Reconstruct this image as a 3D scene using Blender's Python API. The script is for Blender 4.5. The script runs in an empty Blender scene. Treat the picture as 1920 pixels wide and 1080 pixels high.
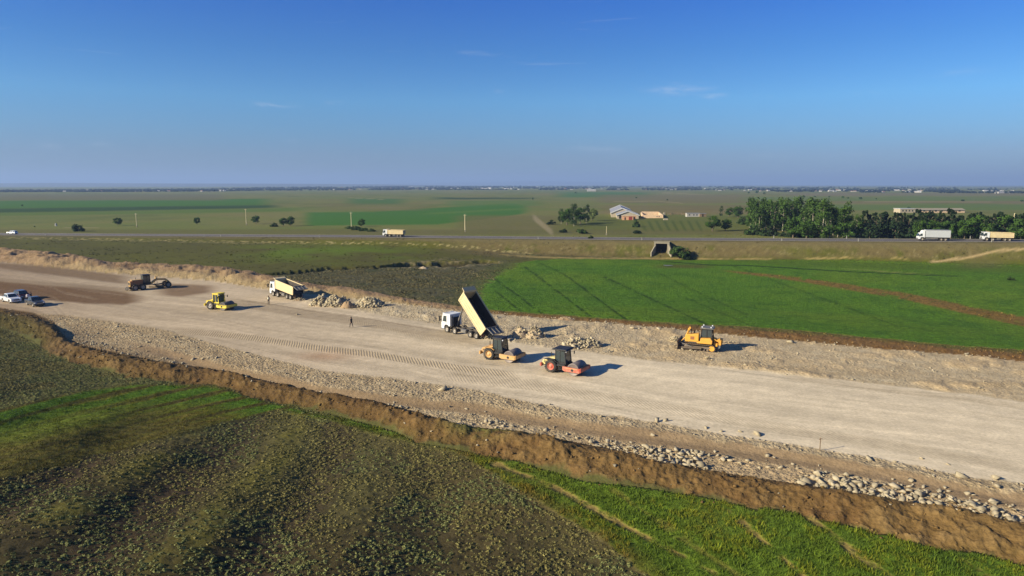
import bpy, bmesh, math, random
import numpy as np
from mathutils import Vector, Matrix, Euler

random.seed(7)
R = math.radians
scene = bpy.context.scene
COL = scene.collection

# ------------------------------------------------------------------ camera
H = 23.0
F = 1280.0
HOR = 346.0
PITCH = math.atan((540 - HOR) / F)
cam = bpy.data.cameras.new('camera')
cam.sensor_width = 36
cam.lens = 36 * F / 1920
cam.clip_start = 0.5
cam.clip_end = 60000
cam_ob = bpy.data.objects.new('camera', cam)
COL.objects.link(cam_ob)
cam_ob.location = (0, 0, H)
cam_ob.rotation_euler = (math.pi / 2 - PITCH, 0, 0)
scene.camera = cam_ob

# ------------------------------------------------------------------ sun, sky, exposure
SUN_EL, SUN_AZ = 23.0, 249.0          # azimuth clockwise from +Y
world = bpy.data.worlds.new("World")
scene.world = world
world.use_nodes = True
wn = world.node_tree
bg = wn.nodes['Background']
sky = wn.nodes.new('ShaderNodeTexSky')
sky.sky_type = 'NISHITA'
sky.sun_disc = False
sky.sun_elevation = R(SUN_EL)
sky.sun_rotation = R(SUN_AZ)
sky.altitude = 900
sky.air_density = 1.0
sky.dust_density = 0.35
sky.ozone_density = 3.0
bg.inputs[1].default_value = 0.055
# faint cirrus wisps, placed by direction
tc = wn.nodes.new('ShaderNodeTexCoord')
mp = wn.nodes.new('ShaderNodeMapping')
mp.inputs['Scale'].default_value = (5.0, 5.0, 52.0)
mp.inputs['Location'].default_value = (1.3, 0.4, 2.2)
nz = wn.nodes.new('ShaderNodeTexNoise')
nz.inputs['Scale'].default_value = 1.0
nz.inputs['Detail'].default_value = 7
nz.inputs['Roughness'].default_value = 0.6
nz.inputs['Distortion'].default_value = 0.35
rp = wn.nodes.new('ShaderNodeValToRGB')
rp.color_ramp.elements[0].position = 0.66
rp.color_ramp.elements[0].color = (0, 0, 0, 1)
rp.color_ramp.elements[1].position = 0.82
rp.color_ramp.elements[1].color = (0.30, 0.30, 0.30, 1)
wn.links.new(tc.outputs['Generated'], mp.inputs[0])
wn.links.new(mp.outputs[0], nz.inputs['Vector'])
wn.links.new(nz.outputs[0], rp.inputs[0])
tint = wn.nodes.new('ShaderNodeMix'); tint.data_type = 'RGBA'; tint.blend_type = 'MULTIPLY'
tint.inputs[0].default_value = 1.0
sx = wn.nodes.new('ShaderNodeSeparateXYZ'); wn.links.new(tc.outputs['Generated'], sx.inputs[0])
tr_ = wn.nodes.new('ShaderNodeValToRGB'); wn.links.new(sx.outputs[2], tr_.inputs[0])
el = tr_.color_ramp.elements
el[0].position = 0.0; el[0].color = (.27, .39, .59, 1)
el[1].position = 0.26; el[1].color = (.14, .46, 1.06, 1)
for p_, c_ in ((.04, (.35, .455, .67, 1)), (.075, (.36, .575, .81, 1)), (.115, (.37, .69, .96, 1)), (.18, (.24, .57, .96, 1)), (.40, (.17, .48, 1.04, 1)), (.75, (.36, .62, 1.0, 1))):
    e_ = el.new(p_); e_.color = c_
wn.links.new(tr_.outputs[0], tint.inputs[7])
wn.links.new(sky.outputs[0], tint.inputs[6])
cm = wn.nodes.new('ShaderNodeMix'); cm.data_type = 'RGBA'
cm.inputs[7].default_value = (4.6, 5.2, 6.4, 1)
wn.links.new(rp.outputs[0], cm.inputs[0])
wn.links.new(tint.outputs[2], cm.inputs[6])
sky_out = cm.outputs[2]
# a few separate wisps of high cloud
n2_ = wn.nodes.new('ShaderNodeTexNoise'); n2_.inputs['Scale'].default_value = 1; n2_.inputs['Detail'].default_value = 8; n2_.inputs['Roughness'].default_value = .65; n2_.inputs['Distortion'].default_value = .6
m2_ = wn.nodes.new('ShaderNodeMapping'); m2_.inputs['Scale'].default_value = (26, 26, 120); m2_.inputs['Rotation'].default_value = (0, R(5), 0)
wn.links.new(tc.outputs['Generated'], m2_.inputs[0]); wn.links.new(m2_.outputs[0], n2_.inputs['Vector'])
for (wx, wy_, hw_, hh__, k_) in ((1262, 172, 75, 13, .75), (1322, 186, 34, 7, .6), (520, 204, 58, 6, .8), (640, 198, 30, 5, .45), (118, 284, 34, 7, .4), (204, 281, 18, 5, .4), (1760, 168, 60, 8, .3), (1620, 192, 40, 5, .35), (936, 171, 12, 5, .45), (1420, 190, 20, 5, .4), (1430, 296, 60, 10, .22), (1580, 300, 50, 10, .22), (560, 268, 24, 5, .2)):
    el_ = math.atan((540 - wy_) / F) - PITCH; az_ = math.atan((wx - 960) / F)
    d0 = Vector((math.sin(az_) * math.cos(el_), math.cos(az_) * math.cos(el_), math.sin(el_)))
    sb_ = wn.nodes.new('ShaderNodeVectorMath'); sb_.operation = 'SUBTRACT'; sb_.inputs[1].default_value = d0
    wn.links.new(tc.outputs['Generated'], sb_.inputs[0])
    ml_ = wn.nodes.new('ShaderNodeVectorMath'); ml_.operation = 'MULTIPLY'; ml_.inputs[1].default_value = (F / hw_, F / hw_, F / hh__)
    wn.links.new(sb_.outputs[0], ml_.inputs[0])
    ln_ = wn.nodes.new('ShaderNodeVectorMath'); ln_.operation = 'LENGTH'; wn.links.new(ml_.outputs[0], ln_.inputs[0])
    mr_ = wn.nodes.new('ShaderNodeMapRange'); mr_.interpolation_type = 'SMOOTHSTEP'
    for i_, v_ in enumerate((1.15, .1, 0, 1)): mr_.inputs[i_ + 1].default_value = v_
    wn.links.new(ln_.outputs['Value'], mr_.inputs[0])
    mq_ = wn.nodes.new('ShaderNodeMapRange'); mq_.interpolation_type = 'SMOOTHSTEP'
    for i_, v_ in enumerate((.38, .72, 0, k_ * .42)): mq_.inputs[i_ + 1].default_value = v_
    wn.links.new(n2_.outputs[0], mq_.inputs[0])
    mm_ = wn.nodes.new('ShaderNodeMath'); mm_.operation = 'MULTIPLY'; wn.links.new(mr_.outputs[0], mm_.inputs[0]); wn.links.new(mq_.outputs[0], mm_.inputs[1])
    mz_ = wn.nodes.new('ShaderNodeMix'); mz_.data_type = 'RGBA'; mz_.inputs[7].default_value = (5.2, 5.8, 7.0, 1)
    wn.links.new(mm_.outputs[0], mz_.inputs[0]); wn.links.new(sky_out, mz_.inputs[6]); sky_out = mz_.outputs[2]
wn.links.new(sky_out, bg.inputs[0])

sun = bpy.data.lights.new('sun', 'SUN')
sun.energy = 4.0
sun.angle = R(0.53)
sun.color = (1.0, 0.90, 0.68)
sun_ob = bpy.data.objects.new('sun', sun)
COL.objects.link(sun_ob)
sdir = Vector((math.sin(R(SUN_AZ)) * math.cos(R(SUN_EL)), math.cos(R(SUN_AZ)) * math.cos(R(SUN_EL)), math.sin(R(SUN_EL))))
sun_ob.rotation_euler = sdir.to_track_quat('Z', 'Y').to_euler()
sun_ob.location = sdir * 300

scene.view_settings.view_transform = 'Standard'
scene.view_settings.look = 'None'
scene.view_settings.gamma = 1
scene.view_settings.use_curve_mapping = False
scene.view_settings.exposure = 1.27
scene.render.engine = 'CYCLES'
scene.cycles.use_denoising = True
scene.cycles.volume_bounces = 0
scene.cycles.max_bounces = 4
scene.cycles.diffuse_bounces = 2
scene.cycles.transparent_max_bounces = 4

# ------------------------------------------------------------------ numpy helpers
cp, sp = math.cos(PITCH), math.sin(PITCH)


def proj(x, y, z):
    d = y * cp - (z - H) * sp
    v = y * sp + (z - H) * cp
    d = np.maximum(d, 0.5)
    return 960 + F * x / d, 540 - F * v / d


def unproj(px, py, z=0.0):
    a = (px - 960) / F
    b = (540 - py) / F
    dx, dy, dz = a, cp + b * sp, -sp + b * cp
    t = (z - H) / dz
    return dx * t, dy * t


def hsh(ix, iy, seed):
    h = (ix.astype(np.uint32) * np.uint32(374761393) + iy.astype(np.uint32) * np.uint32(668265263) + np.uint32(seed * 1274126177 & 0xffffffff))
    h = (h ^ (h >> np.uint32(13))) * np.uint32(1274126177)
    h = (h ^ (h >> np.uint32(16))) * np.uint32(2246822519)
    h = h ^ (h >> np.uint32(15))
    return h.astype(np.float64) / 4294967295.0


def vn(x, y, seed=0):
    """value noise in [-1, 1]"""
    fx, fy = np.floor(x), np.floor(y)
    ix, iy = fx.astype(np.int64), fy.astype(np.int64)
    tx, ty = x - fx, y - fy
    tx = tx * tx * (3 - 2 * tx); ty = ty * ty * (3 - 2 * ty)
    a = hsh(ix, iy, seed); b = hsh(ix + 1, iy, seed); c = hsh(ix, iy + 1, seed); d = hsh(ix + 1, iy + 1, seed)
    return ((a * (1 - tx) + b * tx) * (1 - ty) + (c * (1 - tx) + d * tx) * ty) * 2 - 1


def fbm(x, y, seed=0, o=4, g=0.5):
    s = 0; a = 1.0; n = 0
    ca, sa = 0.8, 0.6
    for i in range(o):
        s = s + a * vn(x, y, seed + i * 17)
        n += a; a *= g
        x, y = (x * ca - y * sa) * 2.03 + 3.7, (x * sa + y * ca) * 2.03 - 1.9
    return s / n


def ss(a, b, x):
    t = np.clip((x - a) / (b - a), 0, 1)
    return t * t * (3 - 2 * t)


def line(pts):
    xs = np.array([p[0] for p in pts], float); ys = np.array([p[1] for p in pts], float)
    # extend beyond the ends with the end slopes
    s0 = (ys[1] - ys[0]) / (xs[1] - xs[0]); s1 = (ys[-1] - ys[-2]) / (xs[-1] - xs[-2])
    xs = np.concatenate([[xs[0] - 3000], xs, [xs[-1] + 3000]])
    ys = np.concatenate([[ys[0] - 3000 * s0], ys, [ys[-1] + 3000 * s1]])
    return lambda x: np.interp(x, xs, ys)


def lin(c):
    c = np.array(c, float) / 255
    return np.where(c <= 0.04045, c / 12.92, ((c + 0.055) / 1.055) ** 2.4)


KA = 0.80


def A(r, g, b, k=1.0):
    """base colour of a lit surface that the photograph shows as this sRGB value"""
    return lin((r, g, b)) * KA * k


# ------------------------------------------------------------------ layout lines (rows along the ground, as functions of the column)
T_ = line([(-400, 560), (0, 578), (60, 587), (100, 604), (125, 636), (180, 654), (300, 677), (400, 691), (500, 713), (600, 736), (700, 752), (750, 763), (870, 797), (1000, 812), (1150, 842), (1240, 867), (1400, 892), (1500, 907), (1600, 922), (1720, 942), (1800, 950), (1880, 972), (1920, 979)])
B_ = line([(-400, 590), (0, 612), (60, 640), (95, 662), (180, 690), (250, 708), (400, 722), (500, 748), (560, 764), (640, 784), (740, 812), (780, 832), (860, 847), (960, 862), (1020, 882), (1100, 905), (1200, 917), (1300, 930), (1400, 950), (1470, 957), (1560, 976), (1650, 1003), (1760, 1020), (1840, 1040), (1920, 1057)])
PF = line([(0, 491), (200, 512), (400, 527), (500, 543), (590, 553), (720, 566), (830, 580), (940, 590), (1060, 600), (1160, 607), (1260, 617), (1340, 625), (1500, 640), (1650, 655), (1800, 665), (1920, 678)])
FT = line([(0, 467), (60, 472), (130, 478), (200, 492), (300, 497), (400, 501), (500, 516), (560, 531), (650, 540), (750, 558), (830, 570), (900, 580), (1000, 587), (1100, 595), (1200, 602), (1300, 609), (1400, 612), (1500, 620), (1600, 630), (1700, 640), (1800, 649), (1920, 657)])
ST = line([(0, 500), (250, 522), (480, 548), (590, 570), (700, 587), (830, 609), (960, 643), (1100, 660), (1200, 674), (1400, 692), (1600, 714), (1920, 752)])
SB = line([(0, 582), (150, 594), (300, 616), (420, 650), (600, 694), (800, 716), (900, 732), (1100, 772), (1300, 806), (1500, 836), (1700, 868), (1920, 908)])
D1 = line([(0, 590), (300, 652), (450, 690), (600, 722), (700, 738), (900, 754), (1100, 790), (1280, 814), (1500, 848), (1700, 884), (1920, 925)])


def wline(L, pxs, z=0.0):
    px = np.array(pxs, float)
    x, y = unproj(px, L(px), z)
    return x, y


xs_, ys_ = wline(PF, range(-300, 2300, 60))
o_ = np.argsort(xs_)
yfar_x, yfar_y = xs_[o_], ys_[o_]
xs_, ys_ = wline(T_, range(-300, 2300, 60))
o_ = np.argsort(xs_)
ynear_x, ynear_y = xs_[o_], ys_[o_]


def ext(x, X, Y, s0, s1):
    return np.where(x < X[0], Y[0] + (x - X[0]) * s0, np.where(x > X[-1], Y[-1] + (x - X[-1]) * s1, np.interp(x, X, Y)))


def yfar(x):
    return ext(x, yfar_x, yfar_y, -0.3, -0.38)


def ynear(x):
    return ext(x, ynear_x, ynear_y, -0.45, -0.55)


HX = np.array([-247., -50., 57., 170.]); HY = np.array([330., 290., 262., 232.]); HZ = np.array([-0.7, 1.2, 2.3, 4.1])


def yhw(x):
    return ext(x, HX, HY, -0.19, -0.265)


def zhw(x):
    return np.interp(x, [-900, -247, -50, 57, 170, 400], [-1.5, -0.7, 1.2, 2.3, 4.1, 5.0])


def base(x, y):
    """the smooth lie of the land"""
    x = np.asarray(x, float); y = np.asarray(y, float)
    yf, yn, yh = yfar(x), ynear(x), yhw(x)
    d = (y - yf) * 0.9
    V = np.interp(x, [-160, -60, -10, 25, 60, 110, 200], [-1.0, -1.2, -2.4, -3.1, -3.2, -3.0, -2.6])
    z = V * ss(0, 55, d)
    z = z + ss(30, 90, d) * 0.35 * fbm(x / 60, y / 60, 5, 2)
    # highway embankment
    dh = (y - yh) * 0.96
    hz = zhw(x)
    wn_ = ss(-18, -7.2, dh)
    z = np.where(dh < 0, z * (1 - wn_) + (hz - 0.05) * wn_, z)
    plain = np.interp(x, [-300, 60, 170, 400], [-0.8, 0.5, 2.2, 2.2]) * (1 - ss(200, 600, dh)) + 0.7 * fbm(x / 220, y / 220, 9, 3) * ss(30, 200, dh) * (1 - ss(1500, 2500, dh))
    wf = ss(7.2, 20, dh)
    z = np.where(dh >= 0, (hz - 0.05) * (1 - wf) + plain * wf, z)
    # near side: a hill that falls away from the sun, towards the road and to +x
    dn = (yn - y) * 0.88
    hill = 3.6 * ss(2, 42, dn) * ss(6, -42, x + (y - 60) * 0.25)
    z = z + hill - 0.9 * ss(5, 25, dn) * ss(-10, 20, x)
    # low swells and gullies on the hill
    g = ss(6, 22, dn) * ss(8, -8, x)
    z = z + g * (0.19 * np.sin((x + 0.10 * y + 2.2 * fbm(x / 25, y / 25, 21, 2)) * 2 * math.pi / 8.5) * ss(80, 60, y) + 0.35 * fbm(x / 9, y / 14, 31, 3))
    return z


UPR = math.atan(-.265)
UPX = 55.0
for _ in range(20):
    UPY = float(yhw(UPX)) - 14.0 / .96
    UPX = (1240 - 960) / F * (UPY * cp + H * sp)
UPZ = float(base(np.array([UPX]), np.array([UPY]))[0])
UPW = 1.95


def details(x, y, zb):
    """returns relief on top of base, colour, region id, masks"""
    px, py = proj(x, y, zb)
    dist = np.hypot(x, y)
    w = fbm(x / 2.2, y / 2.2, 40, 4, .6)              # edge wobble, metres scale
    w2 = fbm(x / 9, y / 9, 44, 3)
    pxm = F / np.maximum(y, 20)                        # pixels per metre across
    rm = pxm * H / np.maximum(y, 20)                   # rows per metre of depth
    ppy = py + (w * 0.55 + w2 * 0.6) * rm
    t_ = T_(px); b_ = B_(px); pf = PF(px); ft = FT(px); st = ST(px); sb = SB(px); d1 = D1(px)
    n = x.shape[0]
    colr = np.empty((n, 3)); colr[:] = A(100, 98, 62)
    near = y < ynear(x) + 2
    far = y > yfar(x) - 2
    yh = yhw(x); dh = (y - yh) * 0.96
    z = np.zeros(n)
    grav = np.zeros(n); grass = np.zeros(n); tread = np.zeros(n); smooth = np.zeros(n)
    reg = np.zeros(n, int)

    def put(m, c):
        m = np.clip(m, 0, 1)[:, None]
        colr[:] = colr * (1 - m) + np.asarray(c) * m

    def band(u, l, soft=1.5, x0=None, x1=None, xs=20, row=None):
        r = ppy if row is None else row
        U = u(px) if callable(u) else u
        L = l(px) if callable(l) else l
        m = ss(-soft, soft, r - U) * ss(-soft, soft, L - r)
        if x0 is not None: m = m * ss(x0 - xs, x0 + xs, px)
        if x1 is not None: m = m * ss(x1 + xs, x1 - xs, px)
        return m

    f1 = fbm(x / 1.1, y / 1.1, 60, 4, .6)
    f3 = fbm(x / 4.5, y / 4.5, 70, 4, .6)
    f10 = fbm(x / 16, y / 16, 80, 4)
    f40 = fbm(x / 70, y / 70, 90, 4)

    # ---------------- far land: beyond the new road up to the highway
    mfar = far & (dh < 9)
    olive = A(92, 90, 46)
    colr[mfar] = olive
    put(mfar * ss(-.2, .6, f10) * .5, A(104, 104, 46))
    put(mfar * ss(0, .6, -f3) * .5, A(84, 78, 48))
    put(mfar * band(462, 492, 10, 470, 760, 90) * ss(-.5, .3, f10), A(98, 116, 38))
    # sage flat in the bend
    GL = line([(480, 520), (620, 505), (750, 497), (850, 493), (930, 490), (1000, 484)])
    sg = mfar * band(GL, lambda p: FT(p) + 8, 3, None, None) * ss(930, 890, px + (py - 560) * 0.75)
    put(sg, A(88, 84, 62))
    put(sg * ss(-.1, .5, f3), A(72, 74, 54))
    # embankment and dry ground under the highway
    em = mfar * band(451, line([(800, 470), (950, 482), (1250, 484), (1600, 480), (1750, 486), (1920, 484)]), 5, 860, None, 70)
    put(em, A(108, 96, 64)); put(em * ss(0, .5, f3), A(90, 90, 46)); put(em * ss(.1, .5, -f10) * .6, A(96, 98, 50)); put(em * ss(.1, .6, f1) * .6, A(138, 126, 90)); put(em * ss(.2, .6, -f1) * .6, A(72, 66, 42))
    put(mfar * ss(7.0, 8.0, np.abs(dh)) * ss(12.5, 9, np.abs(dh)), A(112, 102, 72))
    # dry tufts in a line below the highway
    tl = line([(0, 446), (300, 451), (470, 455), (700, 456), (850, 461), (950, 472), (1000, 478)])
    put(mfar * band(lambda p: tl(p) - 3, lambda p: tl(p) + 2.5, 1, 0, 1000, 20) * ss(.05, .35, f1), A(160, 148, 104))
    # green wheat field of the valley
    edge = np.interp(py, [486, 490, 500, 520, 540, 560, 580, 590], [1040, 985, 955, 925, 903, 893, 898, 905])
    TG = line([(900, 487), (1100, 485), (1240, 488), (1400, 487), (1600, 488), (1750, 493), (1920, 497)])
    wf = mfar * ss(-8, 14, px - edge + 14 * w2 + 14 * w) * ss(-1.5, 1.5, ppy - TG(px)) * ss(-1, 2, FT(px) - ppy)
    put(wf, A(86, 122, 38)); put(wf * ss(-.3, .5, f10) * .7, A(104, 130, 42)); put(wf * ss(-.1, .6, f3) * .6, A(64, 98, 36)); put(wf * ss(.2, .7, f1) * .4, A(108, 136, 54)); put(wf * ss(0, .6, f40) * .5, A(92, 130, 40))
    grass = np.maximum(grass, wf)
    put(mfar * ss(-60, 10, px - edge) * (1 - wf) * ss(487, 494, py) * ss(600, 560, py) * .6, A(84, 96, 42))
    wetm = mfar * band(496, 503, 2.5, 1235, 1330, 25); put(wetm, A(92, 96, 50))
    # upper part of the right field is yellower
    put(wf * band(486, line([(1300, 486), (1500, 500), (1920, 512)]), 3, 1330, None, 30) * .7, A(88, 110, 44))
    bs = line([(1370, 509), (1500, 524), (1600, 540), (1700, 556), (1800, 578), (1920, 603)])
    hw_ = np.interp(px, [1370, 1500, 1700, 1920], [1.5, 4, 6.5, 9])
    bsm = mfar * ss(1.5, -1.5, np.abs(ppy - bs(px)) - hw_) * ss(1340, 1400, px) * ss(-.75, -.2, f3 + f1 * .6)
    put(bsm, A(132, 104, 56)); put(bsm * ss(0, .6, f1), A(100, 96, 44)); wf = wf * (1 - bsm)
    dl = line([(1240, 490), (1330, 497), (1400, 498), (1600, 510), (1800, 518), (1920, 524)])
    put(mfar * band(lambda p: dl(p) - 1.2, lambda p: dl(p) + .8, .6, 1240, 1800, 20, py), A(50, 72, 30))
    dl2 = line([(1300, 494), (1440, 500), (1600, 505), (1700, 512), (1830, 519)])
    put(mfar * band(lambda p: dl2(p) - 1, lambda p: dl2(p) + .6, .6, 1290, 1810, 20, py) * ss(-.2, .4, f10), A(130, 138, 82))
    # tramlines in the crop
    TR = [((905, 505), (1030, 597)), ((985, 500), (1125, 605)), ((1060, 515), (1190, 610)), ((930, 545), (985, 590)), ((1135, 520), (1330, 610)), ((1010, 492), (1060, 515)), ((1290, 560), (1420, 615)), ((1230, 510), (1400, 590)), ((1380, 500), (1680, 610))]
    for k, ((ax, ay), (bx, by)) in enumerate(TR):
        t = np.clip(((px - ax) * (bx - ax) + (py - ay) * (by - ay)) / ((bx - ax) ** 2 + (by - ay) ** 2), 0, 1)
        dd = np.abs((px - ax - t * (bx - ax)) + 4 * w2) * abs(by - ay) / math.hypot(bx - ax, by - ay)
        dd = np.hypot(dd, np.maximum(0, np.abs(py - ay - t * (by - ay))))
        mm = wf * ss(2.6, .6, dd) * ss(-.45, .1, f1 + .3 * f3) * (.8 if k < 5 else .45)
        put(mm, A(40, 60, 24)); z = z - mm * .12
    # tracks of bare sand
    dp = line([(900, 470), (960, 480), (1060, 484), (1230, 485), (1300, 486), (1480, 486), (1600, 483), (1640, 481), (1700, 486)])
    put(mfar * band(lambda p: dp(p) - 1.4, lambda p: dp(p) + 1.4, 1, 930, 1700, 20, py + w * 1.2) * ss(-.4, .2, f3), A(158, 140, 92))
    sd = line([(1700, 492), (1760, 491), (1800, 485), (1850, 475), (1890, 468), (1960, 466)])
    put(mfar * band(lambda p: sd(p) - 2.4, lambda p: sd(p) + 2, 1, 1745, None, 8, py + w * 1.5), A(172, 150, 112))
    pn = mfar * band(488, 503, 4, 1800, 1880, 25); put(pn * .6, A(104, 100, 72))
    # eroded gully
    gl = line([(500, 515), (560, 510), (620, 504), (700, 500), (750, 497), (800, 494), (850, 494), (900, 491), (940, 492)])
    gw = np.interp(px, [500, 640, 740, 770, 810, 830, 860, 930], [1.8, 2.0, 2.2, 4.5, 3.5, 5, 4, 1.6])
    gd = np.abs(py - gl(px) + 2.5 * f3) / gw
    gm = mfar * ss(1.3, .6, gd) * ss(490, 510, px) * ss(945, 925, px) * ss(-.9, -.5, f1)
    z = z - gm * np.interp(px, [500, 700, 780, 900], [1.2, 1.1, 1.8, 1.1]) * 1.1
    put(gm * .85, A(70, 60, 42))
    put(mfar * ss(2.6, 1.6, gd) * (1 - gm) * ss(700, 760, px) * ss(945, 925, px) * ss(0, .4, f1) * .8, A(150, 134, 104))

    # ---------------- the plain beyond the highway
    mp_ = dh >= 9
    fr = fbm(x / 30, y / 60, 101, 4)
    colr[mp_] = A(118, 120, 72)
    put(mp_ * ss(-.2, .5, f40) * .6, A(104, 118, 62)); put(mp_ * ss(-.1, .5, -f40) * .4, A(130, 120, 84)); put(mp_ * ss(0, .6, fr) * .5, A(92, 100, 54))
    q = py + f40 * 1.0
    def pl(u, l, x0, x1, c, k=1.0, s=1.0, xs=25):
        m = mp_ * ss(-s, s, q - (u(px) if callable(u) else u)) * ss(-s, s, (l(px) if callable(l) else l) - q)
        if x0 is not None: m = m * ss(x0 - xs, x0 + xs, px)
        if x1 is not None: m = m * ss(x1 + xs, x1 - xs, px)
        put(m * k, c)
    pl(line([(0, 377), (500, 372)]), line([(0, 391), (400, 386), (520, 384)]), None, 500, A(70, 110, 34))
    pl(line([(0, 391), (450, 385)]), line([(0, 399), (400, 392), (500, 390)]), None, 520, A(52, 78, 32))
    pl(line([(0, 399), (450, 392)]), line([(0, 405), (300, 401), (500, 397)]), None, 560, A(88, 112, 42), .8)
    pl(line([(0, 389), (500, 387)]), line([(0, 391), (500, 390)]), 260, 480, A(52, 74, 36), .8)
    pl(364, 376, None, 420, A(108, 106, 82), .9)
    pl(line([(560, 398), (700, 397), (960, 381), (1000, 388)]), line([(500, 424), (820, 421), (900, 412), (1000, 398)]), 575, 985, A(70, 112, 44), 1, 1.4, 16)
    pl(line([(800, 399), (990, 390)]), line([(800, 402), (990, 393)]), 800, 985, A(96, 122, 56), .7)
    pl(372, 384, 655, 755, A(74, 108, 52), .9)
    pl(370.5, 373.5, 820, 1000, A(50, 74, 40), 1, .8)
    pl(376, 386, 840, 1010, A(84, 116, 52), .7)
    pl(360, 370, 1050, 1215, A(74, 112, 58), .9)
    pl(381, 395, 600, 800, A(116, 104, 74), .35)
    pl(365, 381, 1120, 1400, A(118, 108, 78), .7); pl(385, 402, 1130, 1420, A(124, 106, 72), .6)
    pl(369, 377, 1400, None, A(92, 116, 58), .6); pl(377, 381, 1560, None, A(122, 108, 76), .7); pl(383, 394, 1500, None, A(90, 116, 60), .7)
    pl(362, 367, 1480, None, A(122, 112, 84), .7)
    pl(405, 434, 1050, 1420, A(98, 104, 52), .8, 3); pl(404, 430, 860, 1050, A(112, 104, 68), .7, 3)
    pl(430, 440, None, None, A(104, 98, 62), .6, 2)
    # pale tracks over the plain
    for (u0, th, a, b) in ((line([(1150, 378), (1230, 377), (1280, 381)]), .8, 1150, 1280), (line([(1230, 361), (1300, 364)]), .7, 1240, 1320), (line([(1000, 407), (1018, 422), (1035, 436)]), 1.1, 1000, 1036), (line([(680, 372), (700, 373)]), .6, 655, 720), (line([(1600, 378), (1900, 379)]), .6, 1620, 1860), (line([(100, 427), (190, 427)]), .8, 120, 185)):
        th2 = th * (8 if a == 1000 else 1)
        put(mp_ * ss(th2, th2 * .3, np.abs(py - u0(px))) * ss(a - 5, a + 5, px) * ss(b + 5, b - 5, px) * .75, A(158, 144, 112))
    fx = (px - 1020 - (427 - py) * -.5)
    # furrows behind the barn garden
    gdn = mp_ * ss(1195, 1215, px) * ss(1330, 1310, px) * ss(412, 416, py) * ss(436, 430, py)
    put(gdn * ss(.1, .7, np.sin((px - (py - 420) * .55) * 2 * math.pi / 15)) * .6, A(64, 82, 34))

    # ---------------- far soil bank
    fbk = band(ft, pf, 1.0, None, None, 20, py + w * .5 * rm) * (~near)
    s_ = np.clip((py - ft) / np.maximum(pf - ft, 1), 0, 1)
    hb = 0.5 * (pf - ft) / pxm
    amp = np.interp(px, [0, 500, 760, 860, 1000], [1.0, 1.0, .9, .35, .22])
    heap = 0.75 + .45 * f3 + .35 * vn(x / 3.1, y / 3.1, 111)
    z = z + np.where(py < pf + 3, hb * amp * heap * (np.sin(np.clip(s_, 0, 1) * math.pi) ** .8) + fbk * (.16 * f1 + .05 * vn(x / .6, y / .6, 113)), 0) * (~near)
    soil_far = A(160, 132, 104) * np.interp(px, [0, 600, 900, 1400], [1, .96, .84, .8])[:, None]
    put(fbk, soil_far); put(fbk * ss(.0, .7, f1) * .5, A(172, 146, 108)); put(fbk * ss(.1, .6, -f3) * .6, A(128, 96, 62))
    put(fbk * ss(.55, .9, s_) * ss(0, 200, px) * ss(1000, 600, px) * .6, A(178, 158, 120))
    rbk = fbk * ss(820, 950, px)
    put(rbk, A(128, 98, 62)); put(rbk * ss(0, .5, f1) * .7, A(112, 80, 46)); put(rbk * ss(.5, .1, s_ + .25 * f3) * .6, A(84, 96, 42))
    grav = np.maximum(grav, fbk * .5)
    reg[fbk > .5] = 3

    # ---------------- the road platform
    road = (py > pf) & (py < t_)
    reg[road & (fbk < .5)] = 1
    vv = np.clip((py - pf) / np.maximum(t_ - pf, 1), 0, 1)
    uu = x / .88
    streak = fbm(uu / 26, vv * 34, 121, 4, .6)
    streak2 = fbm(uu / 60, vv * 14, 131, 3, .6)
    rc = np.empty((n, 3)); rc[:] = A(196, 176, 150)
    bright = ss(300, 1250, px)[:, None]  # road paler to the right: fall of light put into its colour
    rc = rc * (1 - bright) + A(226, 208, 180) * bright
    leftd = ss(330, -20, px)[:, None]  # left end darkened: shade put into the road as a browner colour
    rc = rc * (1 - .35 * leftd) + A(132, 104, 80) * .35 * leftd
    rc = rc * (1 + .20 * streak[:, None] + .20 * streak2[:, None] + .06 * f3[:, None] + .06 * f10[:, None])
    # wheel and roller tracks wandering along the road
    wl = np.zeros(n)
    rt = random.Random(4)
    for k in range(26):
        c0 = rt.uniform(.14, .74); am = rt.uniform(.01, .06); fq = rt.uniform(18, 60); ph = rt.uniform(0, 6); wd = rt.uniform(.004, .010)
        cen = c0 + am * np.sin(uu / fq + ph) + rt.uniform(-.0006, .0006) * uu
        lo_ = rt.uniform(-90, 40); hi_ = lo_ + rt.uniform(25, 120)
        wl += ss(wd, wd * .35, np.abs(vv - cen)) * ss(lo_, lo_ + 8, uu) * ss(hi_, hi_ - 8, uu) * ss(-.5, .3, fbm(uu / 3 + k * 7, vv * 60, 140, 2)) * rt.choice((-1, -1, .8))
    rc = rc * (1 + .18 * np.clip(wl, -1.4, 1.1))[:, None]
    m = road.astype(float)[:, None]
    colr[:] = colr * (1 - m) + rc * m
    r1 = road.astype(float)
    # brown soil and left-hand shade put into colour on the far left of the platform
    brown = r1 * band(line([(0, 493), (100, 500), (260, 520), (330, 524)]), line([(0, 503), (240, 533)]), 2.5, None, 240, 30) * .75
    put(brown, A(112, 88, 62))
    brown = r1 * band(line([(0, 527), (100, 536), (170, 537), (280, 556)]), line([(0, 552), (80, 562), (160, 569), (230, 571), (290, 562)]), 3, None, 262, 28)
    put(brown * .85 * ss(-1.2, -.2, streak), A(104, 74, 44))
    brown = r1 * band(line([(300, 531), (400, 535)]), line([(280, 552), (340, 556), (420, 545)]), 3, 300, 400, 22)
    put(brown * .75, A(110, 80, 52))
    put(r1 * band(line([(0, 521), (240, 540)]), line([(0, 527), (240, 549)]), 2, None, 240, 30) * .8, A(152, 132, 108))
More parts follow.
